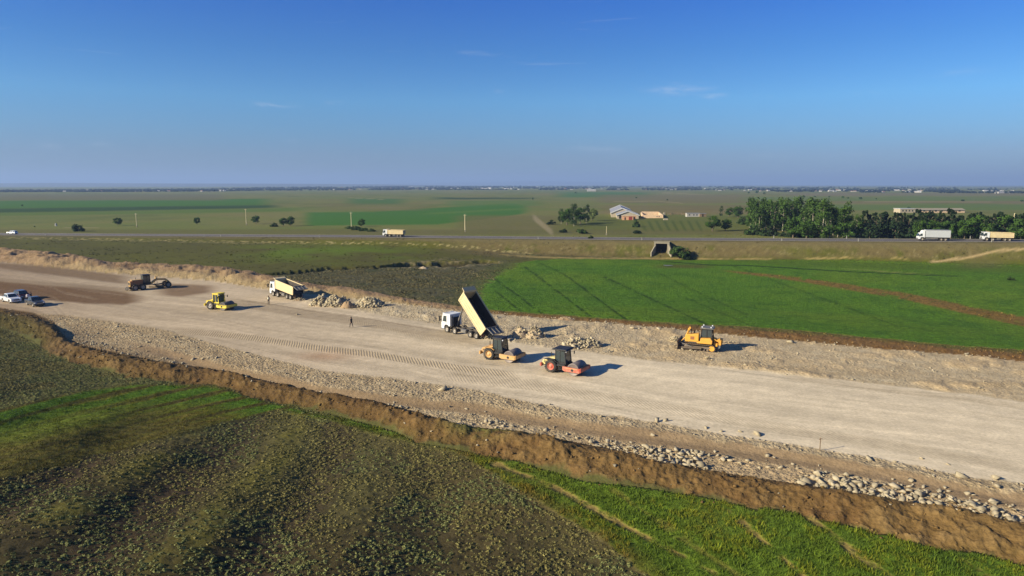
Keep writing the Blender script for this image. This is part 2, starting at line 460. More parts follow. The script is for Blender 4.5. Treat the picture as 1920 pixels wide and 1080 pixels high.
    # trodden strip and wheel tracks
    tk = line([(440, 560), (600, 585), (780, 612), (840, 622), (960, 650)])
    put(r1 * band(lambda p: tk(p) + 0, lambda p: tk(p) + 15, 2, 430, 900, 40) * .5, A(146, 128, 104))
    put(r1 * ss(1.5, .5, np.abs(py - tk(px) - 1.5 * w2)) * ss(430, 480, px) * ss(900, 820, px) * .5, A(112, 94, 72))
    # rough gravel on both margins
    gtop = r1 * ss(-2, 2, st - ppy)
    gtop = gtop * ss(480, 600, px)
    gbot = r1 * ss(-2, 2, ppy - sb)
    put(gtop * .9, A(192, 172, 140)); put(gtop * ss(-.1, .5, f1) * .7, A(210, 194, 164)); put(gtop * ss(0, .6, -f3) * .4, A(164, 142, 110))
    put(gtop * ss(900, 1300, px) * ss(-.5, .6, f3 + .4 * streak) * .7, A(196, 168, 128))
    put(gbot * .8, A(170, 148, 114)); put(gbot * ss(0, .5, f1) * .6, A(196, 178, 146)); put(gbot * ss(0, .6, -f3) * .5, A(144, 120, 88))
    d2 = d1 + np.interp(px, [300, 700, 1300, 1920], [14, 12, 24, 20])
    dk = r1 * band(d1, d2, 2.5, 250, None, 50)
    put(dk * .85, A(150, 126, 98)); put(dk * ss(0, .8, streak) * .4, A(136, 112, 84))
    und = r1 * ss(-2, 2, ppy - d2)
    put(und * ss(1000, 1300, px) * .7, A(186, 160, 124)); put(und * ss(500, 300, px) * .5, A(128, 108, 82))
    put(r1 * ss(1.0, .0, (t_ - py) / 9) * .4, A(150, 118, 80))
    gfb = grav
    grav = np.clip(gtop * np.interp(px, [900, 1300, 1900], [.9, .6, .45]) + gbot * (1 - dk * .8), 0, 1)
    grav = np.maximum(grav, gfb)
    smooth = r1 * (1 - np.clip(gtop + gbot, 0, 1))
    z = z + grav * (.06 * f1 + .05 * vn(x / .5, y / .5, 150)) + gtop * .25 * (ss(0, .5, f3))
    z = z - r1 * .4 * ss(-3, 10, py - d1) * ss(200, 400, px)                # lower bench in front
    # hollow between platform and heaps at the start of the bank
    hol = np.exp(-(((px - 165) / 55) ** 2 + ((py - 622) / 14) ** 2)) * r1
    z = z - hol * .45
    put(hol * .5, A(128, 108, 84))
    z = z + r1 * .02 * streak
    # tread prints
    TP = [(line([(330, 619), (480, 634), (600, 653), (700, 665), (860, 690), (1000, 708)]), 6.5, 330, 960, 1.0), (line([(860, 706), (1000, 722), (1250, 766), (1500, 808), (1700, 840), (1920, 880)]), 11, 840, 1900, .45), (line([(1300, 676), (1500, 692), (1920, 728)]), 6, 1380, 1920, .7), (line([(660, 601), (800, 634), (900, 652)]), 4, 640, 860, .4), (line([(1400, 700), (1600, 722), (1920, 762)]), 6, 1480, 1920, .6), (line([(200, 590), (330, 600)]), 4, 210, 330, .4)]
    for L, hw, a, b, k in TP:
        mm = r1 * ss(hw, hw * .75, np.abs(py - L(px) + 1.2 * w2)) * ss(a - 25, a + 25, px) * ss(b + 25, b - 25, px) * k * ss(-.9, -.1, f3 + .6)
        tread = np.maximum(tread, mm)
    put(tread * .45, A(166, 146, 116))
    red = r1 * np.exp(-(((px - 610) / 50) ** 2 + ((py - 668) / 9) ** 2)); put(red * .6, A(178, 138, 108))

    # ---------------- near bank of top soil
    s_ = (py - t_) / np.maximum(b_ - t_, 1)
    wob = s_ + .20 * w + .22 * w2
    nb = ss(-.06, .04, s_) * ss(1.06, .94, wob) * (~far)
    hb = 0.37 * (b_ - t_) / pxm * np.interp(px, [0, 130, 260], [.45, .6, 1])
    heap = .88 + .26 * f3 + .30 * vn(uu / 3.6, y / 3.6, 161) + .12 * f10
    sc_ = np.clip(s_, 0, 1)
    prof = np.where(sc_ < .42, ss(0, .42, sc_), 1 - ss(.42, 1.12, sc_) )
    clod = np.clip(f1, -.2, 1) * .34 + .10 * np.clip(vn(x / .42, y / .42, 171), -.3, 1)
    z = z + np.where((s_ > 0) & (s_ < 1.15) & ~far, hb * heap * prof * ss(1.15, .95, s_), 0) + nb * clod * ss(0, .2, sc_)
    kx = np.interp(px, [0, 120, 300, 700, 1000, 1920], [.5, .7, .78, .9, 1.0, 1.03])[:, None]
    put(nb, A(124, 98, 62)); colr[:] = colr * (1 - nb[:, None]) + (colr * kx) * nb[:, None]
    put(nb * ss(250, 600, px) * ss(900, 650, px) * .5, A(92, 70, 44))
    put(nb * ss(0, .5, f1) * .5, A(142, 116, 78)); put(nb * ss(.1, .6, -f3) * .5, A(100, 72, 46))
    grav = np.maximum(grav, nb * .45)
    put(nb * ss(.1, .0, sc_) * .5, A(98, 76, 52)); put(nb * ss(.0, .6, f10 + .5 * f3) * .4, A(106, 80, 52)); put(nb * ss(.1, .6, -f10 + .4 * f1) * .35, A(150, 122, 88))
    gpatch = nb * np.exp(-(((px - 905) / 60) ** 2 + ((py - 815) / 16) ** 2)); put(gpatch * 1.0 * ss(-.5, .3, f1), A(98, 104, 54))
    gpatch = nb * ss(130, 40, px) * ss(.1, .5, sc_); put(gpatch * .8, A(82, 76, 40))
    put(nb * ss(.75, 1.0, wob) * ss(-.1, .5, f3) * .4, A(92, 86, 44))
    reg[(nb > .5)] = 2

    # ---------------- near land
    nr = (py > b_) & (~far) & (nb < .5)
    nrf = np.where(s_ > 1, 1 - nb, 0) * (~far)
    nrf = np.where(reg == 2, 0, nrf)
    put(nrf, A(84, 80, 50))
    put(nrf * ss(0, .5, f3) * .5, A(96, 84, 58))
    # upper-left sage
    L1 = line([(0, 768), (120, 742), (250, 722), (380, 722), (420, 728), (500, 752), (620, 786)])
    L2 = line([(0, 892), (200, 850), (400, 800), (520, 770), (620, 790), (800, 830)])
    put(nrf * band(600, L1, 6, None, 420, 40) * .8, A(72, 66, 46))
    gp = nrf * band(L1, L2, 5, None, 640, 30)
    put(gp, A(118, 118, 50))
    strp = np.sin((py + .245 * px + 5 * w2) * 2 * math.pi / 21)
    put(gp * ss(.2, .9, strp) * .6, A(136, 120, 58)); put(gp * ss(.5, .95, -strp) * .7, A(84, 72, 40))
    gg = gp * ss(1.0, .3, (py - L1(px)) / 62) * ss(-.6, .2, strp + f3)
    put(gg * .95, A(96, 134, 44))
    gg = gp * ss(.05, .5, (py - L1(px)) / 95) * ss(.9, .6, (py - L1(px)) / 95) * ss(350, 100, px) ; put(gg * .5, A(120, 146, 52))
    yel = gp * ss(.6, 1.0, (py - L1(px)) / 90 + .3 * f3); put(yel * .6, A(118, 108, 56))
    # strip of grass along the bank foot and the lower right crop
    G2 = line([(400, 735), (540, 765), (640, 800), (760, 828), (880, 862), (950, 905), (1050, 962), (1150, 1030), (1230, 1090)])
    cr = nrf * ss(-6, 8, G2(px) - ppy) * ss(560, 680, px)
    cr = np.clip(cr, 0, 1)
    put(cr, A(100, 124, 46)); put(cr * ss(-.1, .5, f3) * .6, A(70, 98, 38)); put(cr * ss(.1, .6, f10) * .5, A(112, 122, 56))
    ed = nrf * np.exp(-((ppy - G2(px)) / 26) ** 2) * ss(760, 900, px); put(ed * ss(-.4, .3, f3) * .8, A(118, 102, 62))
    ed = nrf * ss(520, 640, px) * ss(900, 780, px) * np.exp(-((ppy - G2(px)) / 18) ** 2); put(ed * .5, A(80, 92, 44))
    NT = [((925, 868), (1045, 915)), ((1045, 915), (1160, 980)), ((1160, 980), (1340, 1075)), ((1365, 955), (1420, 1005)), ((1420, 1005), (1510, 1085)), ((1510, 965), (1600, 1035)), ((1600, 1035), (1680, 1090)), ((1770, 1030), (1860, 1085)), ((1150, 920), (1400, 1090))]
    tm = np.zeros(n)
    for k, ((ax, ay), (bx, by)) in enumerate(NT):
        L = math.hypot(bx - ax, by - ay)
        t = np.clip(((px - ax) * (bx - ax) + (py - ay) * (by - ay)) / L ** 2, 0, 1)
        dd = np.hypot(px - ax - t * (bx - ax), py - ay - t * (by - ay)) + 6 * w + 3 * f3
        tm = np.maximum(tm, nrf * ss(8, 1, dd) * ss(-.5, .3, f1 + w2) * (.9 if k < 8 else .35))
    put(tm, A(150, 126, 78)); put(tm * ss(.1, .6, f1) * .5, A(110, 96, 56))
    # sage hill tints
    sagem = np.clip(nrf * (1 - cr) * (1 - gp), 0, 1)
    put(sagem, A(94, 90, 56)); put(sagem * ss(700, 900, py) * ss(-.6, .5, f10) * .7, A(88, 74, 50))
    put(sagem * ss(800, 1050, py + (600 - px) * .3) * .6, A(58, 48, 34))  # lower-left shade put into the ground colour as a darker brown
    rid = np.sin((x + 0.10 * y + 2.2 * fbm(x / 25, y / 25, 21, 2)) * 2 * math.pi / 8.5)
    rd2 = sagem * ss(80, 62, y) * ss(-7, -12, x) * ss(-40, -30, x)
    put(rd2 * ss(.3, .9, rid) * ss(-.5, .4, f3) * ss(-8, -18, x) * .75, A(110, 104, 48))  # olive grass on the ridges, their sunlit side also painted lighter
    put(rd2 * ss(.1, .8, -rid) * .5, A(70, 54, 44))  # shaded slopes of the ridges painted as dark purple-brown strips
    crop = np.clip(cr * (1 - tm), 0, 1)
    reg[(crop > .5) & (reg == 0)] = 5
    reg[(wf > .5) & (reg == 0)] = 4
    grass = np.maximum(np.maximum(grass, crop), gp)
    # coarse relief everywhere on natural ground
    nat = (reg == 0) | (reg == 4) | (reg == 5)
    z = z + np.where(nat & (dist < 400), (.05 * f1 + .12 * f3) * ss(400, 200, dist), 0)
    veg = np.clip(sagem, 0, 1)
    colr[:, 2] *= np.where(r1 > 0, .95, .72 + .18 * ss(1.0, .86, colr[:, 1] / np.maximum(colr[:, 0], 1e-4)))
    colr = colr * (1 - .22 * np.clip(gp, 0, 1) * (1 - np.clip(cr, 0, 1)))[:, None]
    # passage of the underpass
    ux, uy = UPX, UPY
    ca, sa = math.cos(UPR), math.sin(UPR)
    lx = (x - ux) * ca + (y - uy) * sa; ly = -(x - ux) * sa + (y - uy) * ca
    inb = (np.abs(lx) < UPW) & (ly > -.5) & (ly < 4.6)
    z = np.where(inb, UPZ - .15 - zb, z)
    return z, np.clip(colr, .004, .9), reg, dict(grav=grav, grass=grass, tread=tread, smooth=smooth, sage=np.maximum(sg * .7, sagem * .5), crop=crop, sagem=sagem, gp=gp, uu=uu, vv=vv, px=px, py=py, wf=wf, nb=nb, bank=fbk, road=r1, gbot=gbot, gtop=gtop, dk=dk, tm=tm, rid=rid, rd2=rd2, s_=s_)


def height(x, y):
    x = np.atleast_1d(np.asarray(x, float)); y = np.atleast_1d(np.asarray(y, float))
    zb = base(x, y)
    d, _, _, _ = details(x, y, zb)
    return zb + d


def at(px, py, z=None, relief=True):
    """ground point seen at this place of the picture"""
    zz = 0.0 if z is None else z
    for _ in range(12):
        x, y = unproj(px, py, zz)
        if z is not None: break
        zz = .5 * zz + .5 * float(base(np.array([x]), np.array([y]))[0])
    if z is None and relief:
        zz = float(height(x, y)[0])
    return Vector((x, y, zz))


# ------------------------------------------------------------------ object helpers
def tag(o, label=None, cat=None, group=None, kind=None):
    if label: o['label'] = label
    if cat: o['category'] = cat
    if group: o['group'] = group
    if kind: o['kind'] = kind
    return o


def link(o, parent=None):
    COL.objects.link(o)
    if parent is not None: o.parent = parent
    return o


def np_mesh(name, V, Fc, mat=None, smooth=False, attrs=None, uv=None):
    me = bpy.data.meshes.new(name)
    V = np.ascontiguousarray(V, dtype=np.float32); Fc = np.ascontiguousarray(Fc, dtype=np.int32)
    k = Fc.shape[1]
    me.vertices.add(len(V)); me.vertices.foreach_set('co', V.ravel())
    me.loops.add(Fc.size); me.loops.foreach_set('vertex_index', Fc.ravel())
    me.polygons.add(len(Fc)); me.polygons.foreach_set('loop_start', np.arange(0, Fc.size, k, dtype=np.int32))
    if smooth: me.polygons.foreach_set('use_smooth', np.ones(len(Fc), dtype=bool))
    me.update(calc_edges=True)
    if attrs:
        for an, arr in attrs.items():
            if arr.ndim == 1:
                a = me.attributes.new(an, 'FLOAT', 'POINT'); a.data.foreach_set('value', arr.astype(np.float32))
            else:
                a = me.attributes.new(an, 'FLOAT_COLOR', 'POINT')
                c4 = np.ones((len(arr), 4), np.float32); c4[:, :3] = arr; a.data.foreach_set('color', c4.ravel())
    if mat: me.materials.append(mat)
    return me


def empty(name, loc, rz=0.0, label=None, cat=None, group=None, parent=None):
    o = bpy.data.objects.new(name, None)
    o.empty_display_size = .5
    link(o, parent); o.location = loc; o.rotation_euler = (0, 0, rz)
    return tag(o, label, cat, group)


def copy_tree(o, parent=None):
    c = o.copy(); COL.objects.link(c); c.parent = parent
    for ch in o.children: copy_tree(ch, c)
    return c


def rgb(r, g, b): return tuple(lin((r, g, b)))


def mat(name, col, rough=.6, metal=0.0, dirt=0.0, dcol=(.42, .34, .25), spec=.5, scale=3.0, bump=0.0, var=.12):
    m = bpy.data.materials.new(name); m.use_nodes = True
    nt = m.node_tree; b = nt.nodes['Principled BSDF']
    b.inputs['Roughness'].default_value = rough; b.inputs['Metallic'].default_value = metal
    b.inputs['Specular IOR Level'].default_value = spec
    t = nt.nodes.new('ShaderNodeTexCoord'); n = nt.nodes.new('ShaderNodeTexNoise')
    n.inputs['Scale'].default_value = scale; n.inputs['Detail'].default_value = 6; n.inputs['Roughness'].default_value = .65
    nt.links.new(t.outputs['Object'], n.inputs['Vector'])
    mr = nt.nodes.new('ShaderNodeMapRange'); mr.inputs[1].default_value = .3; mr.inputs[2].default_value = .7
    mr.inputs[3].default_value = 1 - var; mr.inputs[4].default_value = 1 + var
    nt.links.new(n.outputs[0], mr.inputs[0])
    mx = nt.nodes.new('ShaderNodeMix'); mx.data_type = 'RGBA'; mx.blend_type = 'MULTIPLY'; mx.inputs[0].default_value = 1
    mx.inputs[6].default_value = (*col, 1); nt.links.new(mr.outputs[0], mx.inputs[7])
    out = mx.outputs[2]
    if dirt > 0:
        n2 = nt.nodes.new('ShaderNodeTexNoise'); n2.inputs['Scale'].default_value = scale * .6; n2.inputs['Detail'].default_value = 8; n2.inputs['Roughness'].default_value = .7
        nt.links.new(t.outputs['Object'], n2.inputs['Vector'])
        m2 = nt.nodes.new('ShaderNodeMapRange'); m2.inputs[1].default_value = .62 - dirt * .35; m2.inputs[2].default_value = .85 - dirt * .25
        m2.inputs[4].default_value = min(1, dirt * 1.3)
        nt.links.new(n2.outputs[0], m2.inputs[0])
        mz = nt.nodes.new('ShaderNodeMix'); mz.data_type = 'RGBA'; mz.inputs[7].default_value = (*dcol, 1)
        nt.links.new(m2.outputs[0], mz.inputs[0]); nt.links.new(out, mz.inputs[6]); out = mz.outputs[2]
    nt.links.new(out, b.inputs['Base Color'])
    if bump > 0:
        bp = nt.nodes.new('ShaderNodeBump'); bp.inputs['Distance'].default_value = bump; nt.links.new(n.outputs[0], bp.inputs['Height']); nt.links.new(bp.outputs[0], b.inputs['Normal'])
    return m


def attr_mat(name, rough=.9, trans=0.0, var=.25, scale=2.0):
    """base colour from the mesh's own tint attribute, varied by noise"""
    m = bpy.data.materials.new(name); m.use_nodes = True
    nt = m.node_tree; b = nt.nodes['Principled BSDF']
    b.inputs['Roughness'].default_value = rough; b.inputs['Specular IOR Level'].default_value = .15
    a = nt.nodes.new('ShaderNodeAttribute'); a.attribute_name = 'tint'
    g = nt.nodes.new('ShaderNodeNewGeometry'); n = nt.nodes.new('ShaderNodeTexNoise'); n.inputs['Scale'].default_value = scale; n.inputs['Detail'].default_value = 4
    nt.links.new(g.outputs['Position'], n.inputs['Vector'])
    mr = nt.nodes.new('ShaderNodeMapRange'); mr.inputs[1].default_value = .3; mr.inputs[2].default_value = .7; mr.inputs[3].default_value = 1 - var; mr.inputs[4].default_value = 1 + var
    nt.links.new(n.outputs[0], mr.inputs[0])
    mx = nt.nodes.new('ShaderNodeMix'); mx.data_type = 'RGBA'; mx.blend_type = 'MULTIPLY'; mx.inputs[0].default_value = 1
    nt.links.new(a.outputs['Color'], mx.inputs[6]); nt.links.new(mr.outputs[0], mx.inputs[7])
    nt.links.new(mx.outputs[2], b.inputs['Base Color'])
    return m


# ------------------------------------------------------------------ ground material
def ground_material():
    m = bpy.data.materials.new('ground_surface'); m.use_nodes = True
    nt = m.node_tree; N = nt.nodes.new; Lk = nt.links.new; b = nt.nodes['Principled BSDF']
    b.inputs['Roughness'].default_value = .95; b.inputs['Specular IOR Level'].default_value = .08
    def at_(nm):
        a = N('ShaderNodeAttribute'); a.attribute_name = nm; return a
    tint = at_('tint').outputs['Color']; gv = at_('grav').outputs['Fac']; gs = at_('grass').outputs['Fac']; tr = at_('tread').outputs['Fac']; sm = at_('smooth').outputs['Fac']; sgx = at_('sage').outputs['Fac']; uu = at_('along').outputs['Fac']; ac = at_('across').outputs['Fac']
    g = N('ShaderNodeNewGeometry'); pos = g.outputs['Position']
    def noise(s, d=5, r=.6, v=None):
        n = N('ShaderNodeTexNoise'); n.inputs['Scale'].default_value = s; n.inputs['Detail'].default_value = d; n.inputs['Roughness'].default_value = r
        Lk(v or pos, n.inputs['Vector']); return n.outputs[0]
    def mth(op, a, c, cl=False):
        q = N('ShaderNodeMath'); q.operation = op; q.use_clamp = cl
        for i, s in enumerate((a, c)):
            if s is None: continue
            if isinstance(s, (int, float)): q.inputs[i].default_value = s
            else: Lk(s, q.inputs[i])
        return q.outputs[0]
    def rng(v, a, c, d, e):
        q = N('ShaderNodeMapRange'); Lk(v, q.inputs[0])
        for i, s in enumerate((a, c, d, e)):
            if isinstance(s, (int, float)): q.inputs[i + 1].default_value = s
            else: Lk(s, q.inputs[i + 1])
        return q.outputs[0]
    fine = noise(3.2, 8, .7); mid = noise(.55, 6, .65)
    f = mth('MULTIPLY', rng(fine, .3, .7, .80, 1.2), rng(mid, .3, .7, .86, 1.14))
    # grass clumps
    gcl = noise(1.5, 7, .72)
    f = mth('MULTIPLY', f, rng(mth('MULTIPLY', rng(gcl, .38, .62, -1, 1), gs), -1, 1, .66, 1.34))
    # sage tufts: dark and light dots
    vo = N('ShaderNodeTexVoronoi'); vo.inputs['Scale'].default_value = 1.15; Lk(pos, vo.inputs['Vector'])
    sv = rng(vo.outputs['Distance'], .1, .55, -1, 1)
    f = mth('MULTIPLY', f, rng(mth('MULTIPLY', sv, sgx), -1, 1, .62, 1.25))
    # gravel stones
    v2 = N('ShaderNodeTexVoronoi'); v2.inputs['Scale'].default_value = 2.8; Lk(pos, v2.inputs['Vector'])
    v3 = N('ShaderNodeTexVoronoi'); v3.inputs['Scale'].default_value = 6.5; Lk(pos, v3.inputs['Vector'])
    sv2 = rng(v2.outputs['Distance'], .12, .6, 1, -1)
    sep = N('ShaderNodeSeparateColor'); Lk(v2.outputs['Color'], sep.inputs[0])
    rnd = rng(sep.outputs[0], 0, 1, -1, 1)
    f = mth('MULTIPLY', f, rng(mth('MULTIPLY', rnd, gv), -1, 1, .80, 1.18))
    # lugs pressed by tracks
    lug = mth('SINE', mth('ADD', mth('MULTIPLY', uu, 2 * math.pi / .37), mth('MULTIPLY', noise(.5, 3), 5.0)), None)
    lugm = mth('MULTIPLY', lug, tr)
    f = mth('MULTIPLY', f, rng(lugm, -1, 1, .93, 1.05))
    mx = N('ShaderNodeMix'); mx.data_type = 'RGBA'; mx.blend_type = 'MULTIPLY'; mx.inputs[0].default_value = 1
    Lk(tint, mx.inputs[6]); Lk(f, mx.inputs[7]); Lk(mx.outputs[2], b.inputs['Base Color'])
    # relief
    hgt = mth('MULTIPLY', fine, .10)
    hgt = mth('MULTIPLY', hgt, mth('SUBTRACT', 1.0, mth('MULTIPLY', sm, .75)))
    hgt = mth('ADD', hgt, mth('MULTIPLY', mth('MULTIPLY', sv2, gv), .05))
    hgt = mth('ADD', hgt, mth('MULTIPLY', mth('MULTIPLY', rng(v3.outputs['Distance'], .1, .6, 1, -1), gv), .02))
    hgt = mth('ADD', hgt, mth('MULTIPLY', mth('MULTIPLY', gcl, gs), .8))
    hgt = mth('ADD', hgt, mth('MULTIPLY', mth('MULTIPLY', sv, sgx), -.10))
    hgt = mth('ADD', hgt, mth('MULTIPLY', lugm, .016))
    bp = N('ShaderNodeBump'); bp.inputs['Distance'].default_value = 1.0; bp.inputs['Strength'].default_value = .8
    Lk(hgt, bp.inputs['Height']); Lk(bp.outputs[0], b.inputs['Normal'])
    return m


GM = ground_material()


def build_ground():
    rows = [1500, 1400, 1300, 1240, 1200, 1170, 1150, 1136, 1125, 1116, 1108, 1101]
    r = 1098.0
    while r > 440: rows.append(r); r -= 1.75
    while r > 352: rows.append(r); r -= 1.1
    while r > 347.2: rows.append(r); r -= .55
    rows += [347.0, 346.85]
    rows = np.array(rows)
    _, Yr = unproj(960.0, rows, 0.0)
    Yr = np.concatenate([Yr[Yr < 205], np.arange(205, 335, .62), Yr[Yr > 335]])
    # column directions: even in the tangent, finer inside the view
    inner = np.arange(-1010, 1010.1, 1.95)
    outer = np.array([-6000, -4000, -2800, -2200, -1800, -1550, -1400, -1300, -1220, -1160, -1110, -1070, -1040, -1024.])
    cols = np.concatenate([outer, inner, -outer[::-1]]) / F
    dep = Yr * cp + H * sp
    X = cols[None, :] * dep[:, None]
    Y = np.repeat(Yr[:, None], len(cols), 1)
    nr, nc = X.shape
    x = X.ravel(); y = Y.ravel()
    zb = base(x, y)
    d, colr, reg, M = details(x, y, zb)
    z = zb + d
    print('ground verts', len(x))
    V = np.stack([x, y, z], 1)
    idx = np.arange(nr * nc).reshape(nr, nc)
    a, b_, c, e = idx[:-1, :-1].ravel(), idx[:-1, 1:].ravel(), idx[1:, 1:].ravel(), idx[1:, :-1].ravel()
    Fc = np.stack([a, b_, c, e], 1)
    fr = reg[a]
    names = {0: 'ground', 1: 'dirt_road', 2: 'near_soil_bank', 3: 'far_soil_bank', 4: 'valley_crop_field', 5: 'near_crop_field'}
    desc = {0: 'dry steppe ground with olive grass and low sage reaching the horizon', 1: 'wide unpaved new road of compacted pale gravel', 2: 'long bank of brown top soil heaped along the closer edge of the new road', 3: 'low bank of tan and brown soil along the farther edge of the new road', 4: 'green young wheat field in the valley beyond the new road', 5: 'bright green crop field below the brown soil bank'}
    for k, nm in names.items():
        f = Fc[fr == k]
        if not len(f): continue
        u, inv = np.unique(f.ravel(), return_inverse=True)
        at_ = {'tint': colr[u], 'grav': M['grav'][u], 'grass': M['grass'][u], 'tread': M['tread'][u], 'smooth': M['smooth'][u], 'sage': M['sage'][u], 'along': (x + .25 * (y - 90))[u], 'across': M['vv'][u]}
        me = np_mesh(nm, V[u], inv.reshape(-1, 4), GM, True, at_)
        o = bpy.data.objects.new(nm, me); link(o); tag(o, desc[k], None, None, 'structure')


build_ground()
# ------------------------------------------------------------------ highway on its embankment
class MB:
    """collects simple solids into one mesh"""
    def __init__(s): s.v = []; s.f = []; s.m = []; s.s = []
    def add(s, v, f, mi=0, sm=False):
        o = len(s.v); s.v += [tuple(p) for p in v]; s.f += [tuple(i + o for i in q) for q in f]; s.m += [mi] * len(f); s.s += [sm] * len(f); return s
    def box(s, x0, x1, y0, y1, z0, z1, mi=0, tx=0.0, ty=0.0, c=0.0):
        """box; tx, ty shrink the top; c chamfers the upright and top edges"""
        if c > 0:
            bm = bmesh.new(); bmesh.ops.create_cube(bm, size=1)
            bmesh.ops.scale(bm, vec=(x1 - x0, y1 - y0, z1 - z0), verts=bm.verts)
            bmesh.ops.bevel(bm, geom=bm.edges[:], offset=c, segments=2, affect='EDGES')
            cx, cy, cz = (x0 + x1) / 2, (y0 + y1) / 2, (z0 + z1) / 2
            bm.verts.index_update(); hz = (z1 - z0) / 2
            vs = [((p.co.x) * (1 - (tx if p.co.z > 0 else 0)) + cx, (p.co.y) * (1 - (ty if p.co.z > 0 else 0)) + cy, p.co.z + cz) for p in bm.verts]
            fs = [[w.index for w in q.verts] for q in bm.faces]; bm.free()
            return s.add(vs, fs, mi)
        mx, my = (x0 + x1) / 2, (y0 + y1) / 2
        a, b = (x1 - x0) / 2, (y1 - y0) / 2; a2, b2 = a * (1 - tx), b * (1 - ty)
        v = [(mx - a, my - b, z0), (mx + a, my - b, z0), (mx + a, my + b, z0), (mx - a, my + b, z0), (mx - a2, my - b2, z1), (mx + a2, my - b2, z1), (mx + a2, my + b2, z1), (mx - a2, my + b2, z1)]
        return s.add(v, [(0, 3, 2, 1), (4, 5, 6, 7), (0, 1, 5, 4), (1, 2, 6, 5), (2, 3, 7, 6), (3, 0, 4, 7)], mi)
    def prism(s, pts, y0, y1, mi=0, inset=0.0):
        """profile in XZ extruded across Y"""
        n = len(pts); cx = sum(p[0] for p in pts) / n; cz = sum(p[1] for p in pts) / n
        v = [(p[0], y0, p[1]) for p in pts] + [(p[0], y1, p[1]) for p in pts]
        f = [tuple(range(n - 1, -1, -1)), tuple(range(n, 2 * n))] + [(i, (i + 1) % n, n + (i + 1) % n, n + i) for i in range(n)]
        ar = sum(pts[i][0] * pts[(i + 1) % n][1] - pts[(i + 1) % n][0] * pts[i][1] for i in range(n))
        if ar > 0: f = [tuple(reversed(q)) for q in f]
        f = [tuple(reversed(q)) for q in f]
        return s.add(v, f, mi)
    def cyl(s, p0, p1, r0, r1=None, n=12, mi=0, cap=True, sm=True):
        r1 = r0 if r1 is None else r1
        p0, p1 = Vector(p0), Vector(p1); d = (p1 - p0).normalized()
        u = d.orthogonal().normalized(); w = d.cross(u)
        v = []
        for p, r in ((p0, r0), (p1, r1)):
            for i in range(n):
                t = 2 * math.pi * i / n; v.append(p + (u * math.cos(t) + w * math.sin(t)) * r)
        f = [(i, (i + 1) % n, n + (i + 1) % n, n + i) for i in range(n)]
        s.add(v, f, mi, sm)
        if cap:
            s.add(v[:n], [tuple(range(n - 1, -1, -1))], mi); s.add(v[n:], [tuple(range(n))], mi)
        return s
    def bar(s, p0, p1, w, h=None, mi=0):
        h = w if h is None else h
        p0, p1 = Vector(p0), Vector(p1); d = (p1 - p0).normalized()
        u = d.cross(Vector((0, 0, 1)))
        u = Vector((0, 1, 0)) if u.length < .01 else u.normalized()
        k = u.cross(d)
        v = [p + u * a * w / 2 + k * b * h / 2 for p in (p0, p1) for a, b in ((-1, -1), (1, -1), (1, 1), (-1, 1))]
        return s.add(v, [(3, 2, 1, 0), (4, 5, 6, 7), (0, 1, 5, 4), (1, 2, 6, 5), (2, 3, 7, 6), (3, 0, 4, 7)], mi)
    def lathe(s, c, prof, axis='Y', n=20, mi=0):
        """prof: (radius, offset along the axis)"""
        v = []
        for r, o in prof:
            for i in range(n):
                t = 2 * math.pi * i / n; a, b = r * math.cos(t), r * math.sin(t)
                v.append((c[0] + a, c[1] + o, c[2] + b) if axis == 'Y' else (c[0] + a, c[1] + b, c[2] + o))
        k = len(prof); f = []
        for j in range(k - 1):
            for i in range(n):
                q = (j * n + i, j * n + (i + 1) % n, (j + 1) * n + (i + 1) % n, (j + 1) * n + i)
                f.append(q)
        return s.add(v, f, mi, True)
    def mesh(s, name, mats):
        me = bpy.data.meshes.new(name); me.from_pydata([tuple(p) for p in s.v], [], s.f)
        for m in (mats if isinstance(mats, (list, tuple)) else [mats]): me.materials.append(m)
        me.polygons.foreach_set('material_index', s.m); me.polygons.foreach_set('use_smooth', s.s)
        bm = bmesh.new(); bm.from_mesh(me); bmesh.ops.recalc_face_normals(bm, faces=bm.faces); bm.to_mesh(me); bm.free()
        return me
    def build(s, name, mats, parent=None, loc=None):
        o = bpy.data.objects.new(name, s.mesh(name, mats)); link(o, parent)
        if loc is not None: o.location = loc
        return o


def part(name, me, parent, loc=(0, 0, 0), label=None):
    o = bpy.data.objects.new(name, me); link(o, parent); o.location = loc
    if label: o['label'] = label
    return o


M_asph = mat('asphalt', rgb(86, 80, 74), .9, scale=.35, var=.1, dirt=.25, dcol=rgb(122, 112, 98))
M_line = mat('road_paint', rgb(196, 190, 176), .7, var=.2, scale=2)
M_shoulder = mat('shoulder_gravel', rgb(136, 126, 100), .95, scale=.8, var=.15)


def strip(name, lo, hi, lift, m, x0=-900, x1=700, step=3.0, dash=None, parent=None):
    V = []; Fc = []
    xs = np.arange(x0, x1, step); k = 0
    segs = [(xs, None)]
    for i in range(len(xs) - 1):
        if dash and int(i) % dash[1] >= dash[0]: continue
        for xx in (xs[i], xs[i + 1]):
            for off in (lo, hi):
                V.append((xx, float(yhw(xx)) + off / .96, float(zhw(xx)) + lift))
        Fc.append((k, k + 2, k + 3, k + 1)); k += 4
    me = np_mesh(name, np.array(V), np.array(Fc), m)
    o = bpy.data.objects.new(name, me); link(o, parent); return o


